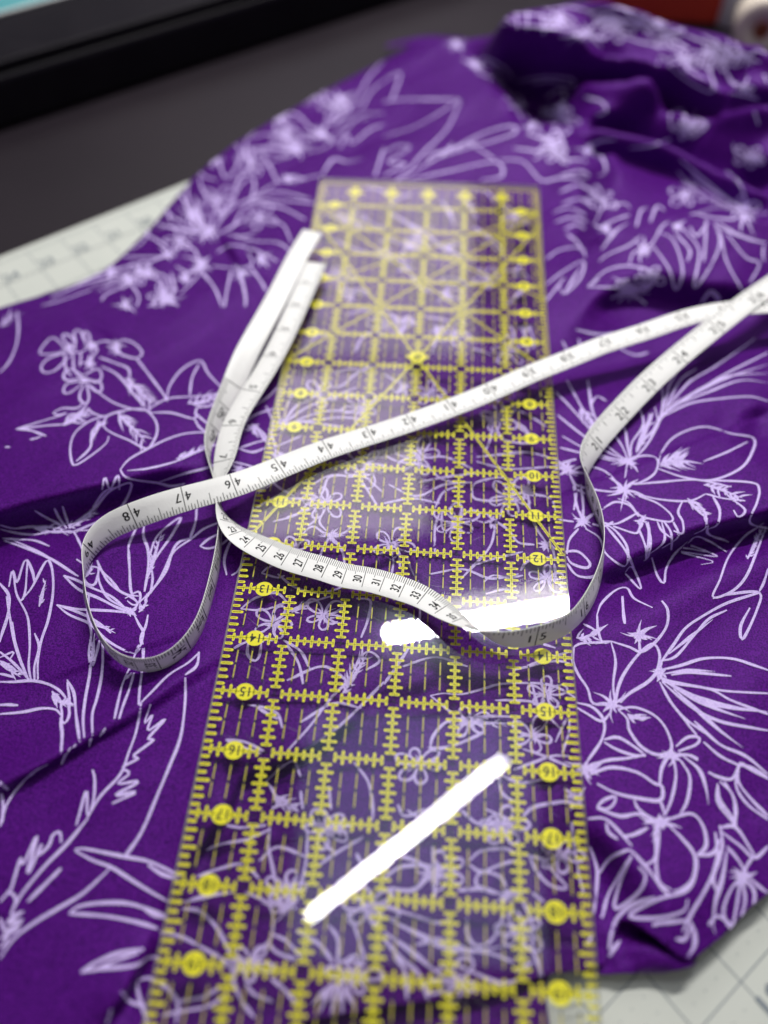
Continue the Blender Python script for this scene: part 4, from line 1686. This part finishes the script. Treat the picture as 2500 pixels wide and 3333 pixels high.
for s_ in (0, 1):
    q1, q2 = Q(), Q()
    for k_ in range(1, 24 * 8):
        L = .17 if k_ % 4 == 0 and k_ % 8 else (.13 if k_ % 2 == 0 else .095)
        if k_ % 8 == 0: L = .12
        v = k_ / 8; a = .012 if s_ == 0 else 5.988; b = a + (L if s_ == 0 else -L)
        seg(q1, a, v, b, v, .052, ZY - .00004); seg(q2, a, v, a + (b - a) * .9, v, KW, ZK + .00003, False)
    o = q1.build('edge_scale', M_yellow, ruler); q2.build('line_core', M_ink, o)
q1, q2 = Q(), Q()
for k_ in range(1, 48):
    L = .13 if k_ % 4 == 0 else (.11 if k_ % 2 == 0 else .085); seg(q1, k_ / 8, .012, k_ / 8, L, .05, ZY - .00004); seg(q2, k_ / 8, .012, k_ / 8, L, KW, ZK + .00003, False)
o = q1.build('end_scale', M_yellow, ruler); q2.build('line_core', M_ink, o)
M_dash = mat('thin_yellow_ink', (0.66, 0.58, 0.05), 0.5, 0.3); M_dash.node_tree.nodes['Principled BSDF'].inputs['Alpha'].default_value = 0.8
qd, qk = Q(), Q()
for v in range(0, 24):
    for c_ in range(6):
        for k_ in (1, 2, 3):
            u = c_ + k_ / 4
            seg(qd, u, v + .235, u, v + .475, .022, ZD - .00006, False); seg(qd, u, v + .525, u, v + .765, .022, ZD - .00006, False)
            for w_ in (.22, .5, .78): seg(qk, u, v + w_ - .012, u, v + w_ + .012, .03, ZK - .00004)
o = qd.build('quarter_inch_dashes', M_dash, ruler); o['kind'] = 'stuff'
o2 = qk.build('quarter_inch_dots', M_ink, ruler); o2['kind'] = 'stuff'
def angle(u0, v0, u1, v1, i):
    q1, q2 = Q(), Q()
    n = 14
    for k_ in range(n):
        t0, t1 = k_ / n, (k_ + 1) / n
        a = (u0 + (u1 - u0) * t0, v0 + (v1 - v0) * t0); b = (u0 + (u1 - u0) * t1, v0 + (v1 - v0) * t1)
        seg(q1, *a, *b, .05, ZY + .00001 - i * .000012 - .00006, False); seg(q2, *a, *b, .012, ZK - .00003 + i * .000004, False)
    o = q1.build('angle_line', M_yellow, ruler); q2.build('line_core', M_ink, o)
t60 = math.tan(math.radians(60)); t30 = math.tan(math.radians(30)); AP = 6.72
for i, (a, b, c, d_) in enumerate([(.02, AP + 2.98 * t60, 5.98, AP - 2.98 * t60), (.02, AP - 2.98 * t60, 5.98, AP + 2.98 * t60), (.02, 1.02, 5.98, 6.98), (.02, 6.98, 5.98, 1.02),
                                  (.02, 1.0, 5.98, 1.0 + 5.96 * t30), (.02, 1.0 + 5.96 * t30, 5.98, 1.0)]): angle(a, b, c, d_, i)
dsc = disc(3, AP - .05, .19, 'angle_disc'); number('60°', 3, AP - .05, .13, dsc, .8)
# hair-fine scratches worn into the top face
M_scr = mat('scratch', (0.62, 0.60, 0.64), 0.4, 0.5); M_scr.node_tree.nodes['Principled BSDF'].inputs['Alpha'].default_value = 0.35
qs = Q(); rs = random.Random(5)
for k_ in range(150):
    u, v = rs.uniform(.1, 5.9), rs.uniform(9, 19); a = rs.gauss(0.5, .7); L = rs.uniform(.1, .7)
    du, dv = math.cos(a) * L, math.sin(a) * L; w = rs.uniform(.0010, .0028); n_ = (-math.sin(a) * w, math.cos(a) * w)
    bend = rs.uniform(-.03, .03)
    m_ = (u + du / 2 - dv * bend, v + dv / 2 + du * bend)
    if not (0.05 < u + du < 5.95): continue
    qs.poly([rp(u, v, T + 2e-5), rp(m_[0] + n_[0], m_[1] + n_[1], T + 2e-5), rp(u + du, v + dv, T + 2e-5), rp(m_[0] - n_[0], m_[1] - n_[1], T + 2e-5)])
o = qs.build('scratches', M_scr, ruler); o['kind'] = 'stuff'
for ob in bpy.data.objects:      # print was laid out in ruler coordinates: faces should look up
    pass

# ------------------------------------------------------------------ tape measure: one 60 inch tape, inch face and centimetre face
tape = empty('tape_measure', (0, 0, 0))
tag(tape, 'white tape measure with black inch and centimetre figures looping over the ruler', 'tape measure')
# photo pixel, height of the centre line, roll (0 = inch face up, 180 = centimetre face up), inch mark
TP = [(683, 568, .031, 0, 0), (634, 680, .030, 0, None), (590, 770, .029, 5, 4), (545, 845, .0285, 8, 5), (503, 920, .028, 12, 6), (484, 995, .027, 25, 7), (474, 1048, .0255, 60, None),
 (476, 1090, .0255, 95, None), (490, 1125, .026, 130, None), (512, 1152, .0268, 155, 9.06), (540, 1170, .0270, 168, 9.45), (578, 1188, .0272, 176, 9.84), (618, 1205, .0275, 179, 10.24), (660, 1218, .0278, 180, 10.63),
 (703, 1230, .028, 180, 11.02), (745, 1243, .028, 180, 11.42), (787, 1250, .028, 180, 11.81), (825, 1259, .028, 180, 12.2), (870, 1273, .028, 178, 12.6), (912, 1290, .0283, 172, 12.99), (955, 1317, .0295, 160, 13.39),
 (1000, 1346, .0315, 138, 13.9), (1050, 1370, .0325, 110, None), (1100, 1380, .0325, 88, None), (1160, 1373, .0315, 78, 15), (1225, 1348, .030, 74, None), (1262, 1310, .029, 70, 16), (1290, 1255, .027, 72, None),
 (1303, 1200, .0265, 78, None), (1303, 1145, .026, 80, None), (1285, 1090, .0255, 88, None), (1268, 1045, .0255, 82, None), (1263, 1005, .026, 60, None), (1285, 955, .027, 35, 21), (1340, 890, .0285, 22, 22), (1398, 830, .030, 15, 23),
 (1465, 770, .032, 10, 24), (1545, 705, .034, 8, 25), (1630, 640, .036, 5, 26), (1740, 565, .037, 0, None), (1850, 515, .038, 0, None), (1940, 520, .038, 0, None), (1950, 580, .038, 0, None), (1870, 632, .036, 0, None), (1770, 652, .035, 0, None),
 (1660, 660, .034, 0, 33), (1570, 668, .033, 0, 34), (1476, 688, .032, 0, 35), (1391, 717, .031, 0, 36), (1309, 743, .030, 0, 37), (1228, 775, .0295, 0, 38), (1145, 808, .029, 0, 39), (1062, 845, .0285, 0, 40), (975, 880, .028, 0, 41),
 (887, 912, .028, 0, 42), (800, 940, .028, 0, 43), (707, 970, .0288, -3, 44), (605, 1010, .0305, -8, 45), (505, 1048, .0330, -14, 46), (397, 1078, .0315, -22, 47), (287, 1115, .0275, -48, 48), (228, 1145, .0255, -64, None), (192, 1188, .0235, -84, 49),
 (180, 1235, .0225, -104, None), (186, 1295, .022, -105, None), (208, 1360, .022, -98, None), (245, 1412, .022, -93, None), (292, 1435, .022, -91, None), (345, 1432, .022, -91, 52.4), (395, 1400, .022, -92, None), (430, 1350, .022, -92, None),
 (452, 1285, .022, -91, None), (468, 1215, .022, -91, None), (475, 1150, .022, -87, None), (473, 1090, .022, -88, None), (464, 1040, .022, -92, None), (455, 1000, .022, -98, None), (455, 960, .0225, -108, None), (470, 910, .0235, -118, None),
 (500, 840, .025, -135, None), (525, 780, .0265, -150, None), (560, 712, .0285, -165, None), (606, 627, .031, -172, None), (645, 550, .033, -175, None), (675, 500, .034, -178, 60)]
P3 = np.array([un1(p[0], p[1], p[2]) for p in TP]); PH = np.radians([p[3] for p in TP])
ch = np.r_[0, np.cumsum(np.linalg.norm(np.diff(P3, axis=0), axis=1))]
ki = [i for i, p in enumerate(TP) if p[4] is not None]
inch = np.interp(ch, ch[ki], [TP[i][4] for i in ki])
def cubic(x, y, xi):
    n = len(x); h = np.diff(x); A = np.zeros((n, n)); b = np.zeros((n,) + y.shape[1:]); A[0, 0] = A[-1, -1] = 1
    for i in range(1, n - 1):
        A[i, i - 1] = h[i - 1]; A[i, i] = 2 * (h[i - 1] + h[i]); A[i, i + 1] = h[i]
        b[i] = 6 * ((y[i + 1] - y[i]) / h[i] - (y[i] - y[i - 1]) / h[i - 1])
    M = np.linalg.solve(A, b); k_ = np.clip(np.searchsorted(x, xi) - 1, 0, n - 2)
    a_, b_ = x[k_ + 1] - xi, xi - x[k_]; hh = h[k_]
    sh = (slice(None),) + (None,) * (y.ndim - 1)
    return (M[k_] * (a_ ** 3)[sh] + M[k_ + 1] * (b_ ** 3)[sh]) / (6 * hh)[sh] + (y[k_] / hh[sh] - M[k_] * hh[sh] / 6) * a_[sh] + (y[k_ + 1] / hh[sh] - M[k_ + 1] * hh[sh] / 6) * b_[sh]
NT = 1400
ti = np.linspace(0, ch[-1], NT)
TC = cubic(ch, P3, ti); TPH = cubic(ch, PH, ti); TIN = np.interp(ti, ch, inch)
ker = np.ones(9) / 9
TIN = np.r_[TIN[:4], np.convolve(TIN, ker, 'valid'), TIN[-4:]]
tg = np.gradient(TC, axis=0); tg /= np.linalg.norm(tg, axis=1)[:, None]
left = np.cross([0, 0, 1.0], tg); left /= np.linalg.norm(left, axis=1)[:, None]
upv = np.cross(tg, left)
WV = left * np.cos(TPH)[:, None] + upv * np.sin(TPH)[:, None]
NV_ = np.cross(tg, WV)                                   # inch-face normal
TW, TT = 0.0130, 0.0004
def tp(s, w, side, lift=0.00006):
    """point on the tape: inch s, offset w in metres toward the inch-tick edge, on the inch (+1) or centimetre (-1) face"""
    s = np.asarray(s, float); w = np.asarray(w, float)
    f = lambda A: np.stack([np.interp(s, TIN, A[:, c]) for c in range(3)], -1)
    c, wv, nv = f(TC), f(WV), f(NV_)
    return c + wv * w[..., None] + nv * (side * (TT / 2 + lift))
q = Q(); V = []; F = []
prof = [(-.5, -.5), (-.49, .5), (0.0, .5), (.49, .5), (.5, -.5), (.0, -.5)]
prof = [(-.5, .2), (-.485, .5), (-.16, .5), (.16, .5), (.485, .5), (.5, .2), (.5, -.2), (.485, -.5), (.16, -.5), (-.16, -.5), (-.485, -.5), (-.5, -.2)]
npf = len(prof)
for i in range(NT):
    for a, b in prof: V.append(TC[i] + WV[i] * a * TW + NV_[i] * b * TT)
for i in range(NT - 1):
    for k_ in range(npf):
        k2 = (k_ + 1) % npf; F.append((i * npf + k_, i * npf + k2, (i + 1) * npf + k2, (i + 1) * npf + k_))
F.append(tuple(range(npf))); F.append(tuple((NT - 1) * npf + k_ for k_ in range(npf - 1, -1, -1)))
M_tape = noise_color(mat('white_tape', (0.80, 0.80, 0.77), 0.45, 0.4), (0.82, 0.82, 0.80), (0.88, 0.88, 0.86), 260, 3, 0.25, 900)
bm = bmesh.new()
bv = [bm.verts.new(v) for v in V]
for f_ in F: bm.faces.new([bv[i] for i in f_])
bmesh.ops.recalc_face_normals(bm, faces=bm.faces)
bm_obj('band', bm, M_tape, tape, True)
def tick(q, s, w0, w1, th, side):
    ws = np.linspace(w0, w1, 4); h = th / 2 / IN
    A = tp(np.full(4, s - h), ws, side); B = tp(np.full(4, s + h), ws, side)
    for i in range(3): q.poly([A[i], A[i + 1], B[i + 1], B[i]])
def fig(q, text, s, w, h, side, rot, squeeze=1.0, bold=0.0, lift=0.00007):
    v, f_ = glyph(text, h, squeeze, bold)
    ds, dw = (v[:, 0], v[:, 1]) if not rot else (-v[:, 1], -v[:, 0])   # rotated figures read across the tape, away from the inch edge
    q.mesh(tp(s + ds / IN, w + dw, side, lift), f_)
E_ = TW / 2 * .985
qi = Q(); qn = Q()
for k_ in range(1, 60 * 16):
    s = k_ / 16
    if k_ % 16 == 0: tick(qi, s, -E_, E_, .00042, 1)
    else: tick(qi, s, E_ - TW * (.46 if k_ % 8 == 0 else .32 if k_ % 4 == 0 else .24 if k_ % 2 == 0 else .19), E_, .00032, 1)
o = qi.build('inch_ticks', M_tapeink, tape); o['kind'] = 'stuff'
for n in range(1, 60):
    q = Q(); t = str(n); h = .0045
    for dd, lf in ((-.0032, 6e-5), (.0032, 8e-5)):      # printed bold
        if n < 10: fig(q, t, n - .11 + dd, -.0010, h, 1, False, .95, .0, lf)
        else:
            fig(q, t[0], n - .105 + dd, -.0011, h, 1, False, .95, .0, lf); fig(q, t[1], n + .105 + dd, -.0011, h, 1, False, .95, .0, lf)
    q.build('inch_numeral', M_tapeink, tape)
qc = Q()
for k_ in range(1, 1441):
    s = k_ / 25.4
    if k_ % 10 == 0: tick(qc, s, -E_, E_ * .75, .00034, -1)
    else: tick(qc, s, -E_, -E_ + TW * (.36 if k_ % 5 == 0 else .26), .00026, -1)
o = qc.build('millimetre_ticks', M_tapeink, tape); o['kind'] = 'stuff'
for n in range(1, 144):
    q = Q(); fig(q, str(n), n / 2.54 - .13, .0006, .0046, -1, True, .60, .02); q.build('centimetre_numeral', M_tapeink, tape)
# ------------------------------------------------------------------ things at the back of the desk
def slab_from(name, pts4, z0, z1, material, parent, bevel=0.004, cx=0, cy=0, smooth=False):
    bm = bmesh.new(); vb = [bm.verts.new((p[0], p[1], z0)) for p in pts4]; f = bm.faces.new(vb)
    r = bmesh.ops.extrude_face_region(bm, geom=[f])
    for v in r['geom']:
        if isinstance(v, bmesh.types.BMVert): v.co.z = z1
    bmesh.ops.recalc_face_normals(bm, faces=bm.faces)
    if bevel: bmesh.ops.bevel(bm, geom=list(bm.edges), offset=bevel, segments=3, profile=0.5, affect='EDGES')
    return bm_obj(name, bm, material, parent, smooth)
ZT = -0.0025
# black case with a teal glass top: its foot runs along the dark band, its rim along the highlight
fa = un(0, 432, ZT); fb = un(1250, 25, ZT); dr = (fb - fa)[:2] / np.linalg.norm((fb - fa)[:2]); nr = np.array([-dr[1], dr[0]])
case = empty('glass_topped_case', tuple(fa)); tag(case, 'black case with teal glass top standing on the desk beyond the cutting mat', 'case')
def loc(a, b): return fa[:2] + dr * a + nr * b
W0, W1, DP, HC = -0.35, 0.60, 0.30, 0.046
def lp(p): return (p[0] - fa[0], p[1] - fa[1])
slab_from('body', [lp(loc(*c)) for c in ((W0, 0), (W1, 0), (W1, DP), (W0, DP))], 0.0, HC - .004, M_black, case, 0.006)
rimw = 0.085
for c in (((W0, 0.002), (W1, 0.002), (W1, rimw), (W0, rimw)), ((W0, DP - rimw), (W1, DP - rimw), (W1, DP - .002), (W0, DP - .002)), ((W0 + .002, rimw), (W0 + rimw, rimw), (W0 + rimw, DP - rimw), (W0 + .002, DP - rimw)), ((W1 - rimw, rimw), (W1 - .002, rimw), (W1 - .002, DP - rimw), (W1 - rimw, DP - rimw))):
    slab_from('rim', [lp(loc(*x)) for x in c], HC - .003, HC + .004, M_black, case, 0.002)
M_teal = noise_color(mat('teal_glass', (0.05, 0.30, 0.34), 0.2, 0.5), (0.03, 0.24, 0.28), (0.20, 0.50, 0.52), 25, 5)
slab_from('glass_pane', [lp(loc(*c)) for c in ((W0 + rimw + .001, rimw + .001), (W1 - rimw - .001, rimw + .001), (W1 - rimw - .001, DP - rimw - .001), (W0 + rimw + .001, DP - rimw - .001))], HC - .0025, HC + .001, M_teal, case, 0.0005)
M_steel = mat('pale_trim', (0.55, 0.56, 0.56), 0.35, 0.5)
slab_from('trim', [lp(loc(*c)) for c in ((W0 + rimw, rimw - .004), (W1 - rimw, rimw - .004), (W1 - rimw, rimw), (W0 + rimw, rimw))], HC + .0042, HC + .0062, M_steel, case, 0.0005)
for e in case.children: e.location.z = 0

# red box, cream roll and white jar behind the heap of fabric
M_red = noise_color(mat('red_card', (0.45, 0.03, 0.015), 0.5, 0.4), (0.38, 0.02, 0.012), (0.50, 0.045, 0.02), 30, 4)
M_redlid = mat('dark_red_card', (0.26, 0.015, 0.012), 0.5, 0.4)
ra, rb_ = un(1930, 62, ZT), un(2340, 90, ZT); RW = np.linalg.norm(rb_ - ra) / 2; c = (ra + rb_) / 2; c[1] += .03
rb = empty('red_box', tuple(c)); tag(rb, 'small red box standing behind the heaped purple fabric', 'box')
slab_from('box_body', [(-RW, -.03), (RW, -.03), (RW, .05), (-RW, .05)], 0, .075, M_red, rb, .003)
slab_from('box_lid', [(-RW - .002, -.032), (RW + .002, -.032), (RW + .002, .052), (-RW - .002, .052)], .0755, .098, M_redlid, rb, .003)
M_cream = noise_color(mat('cream_thread', (0.70, 0.62, 0.52), 0.7, 0.2), (0.62, 0.54, 0.44), (0.76, 0.69, 0.60), 60, 4, .5, 400)
M_core = mat('brown_card_core', (0.30, 0.09, 0.05), 0.7, 0.2)
def lathe(name, prof, material, parent, n=40, rot=None, loc_=(0, 0, 0)):
    V, F = [], []
    for r_, z in prof:
        for k_ in range(n): t = 2 * math.pi * k_ / n; V.append((r_ * math.cos(t), r_ * math.sin(t), z))
    m_ = len(prof)
    for i in range(m_ - 1):
        for k_ in range(n): k2 = (k_ + 1) % n; F.append((i * n + k_, i * n + k2, (i + 1) * n + k2, (i + 1) * n + k_))
    o = mesh_obj(name, V, F, material, parent, True); o.location = loc_
    if rot: o.rotation_euler = rot
    return o
cr = un(2470, 215, ZT); cr[1] += .03
roll = empty('ribbon_roll', tuple(cr)); tag(roll, 'cream roll with brown core standing on edge behind the purple fabric', 'roll')
RR, RI, RWD = .024, .007, .016
rt = (math.radians(90), 0, math.radians(-12))
lathe('wound_ribbon', [(RI, -RWD), (RR - .002, -RWD), (RR, -RWD + .002), (RR, RWD - .002), (RR - .002, RWD), (RI, RWD), (RI, -RWD)], M_cream, roll, 48, rt, (0, 0, RR))
lathe('core', [(RI - .0035, -RWD - .001), (RI - .0002, -RWD - .001), (RI - .0002, RWD + .001), (RI - .0035, RWD + .001), (RI - .0035, -RWD - .001)], M_core, roll, 32, rt, (0, 0, RR))
M_jar = noise_color(mat('white_plastic', (0.62, 0.64, 0.64), 0.4, 0.4), (0.58, 0.60, 0.61), (0.66, 0.67, 0.67), 20, 3)
cj = un(2395, 120, ZT); cj[1] += .03
jar = empty('white_jar', tuple(cj)); tag(jar, 'white plastic jar with grey lid beside the red box', 'jar')
lathe('jar_body', [(0, 0), (.014, 0), (.015, .002), (.015, .05), (.013, .056)], M_jar, jar)
lathe('lid', [(.0135, .0555), (.016, .056), (.016, .07), (.014, .072), (0, .072)], mat('grey_lid', (0.35, 0.36, 0.37), .4, .4), jar)
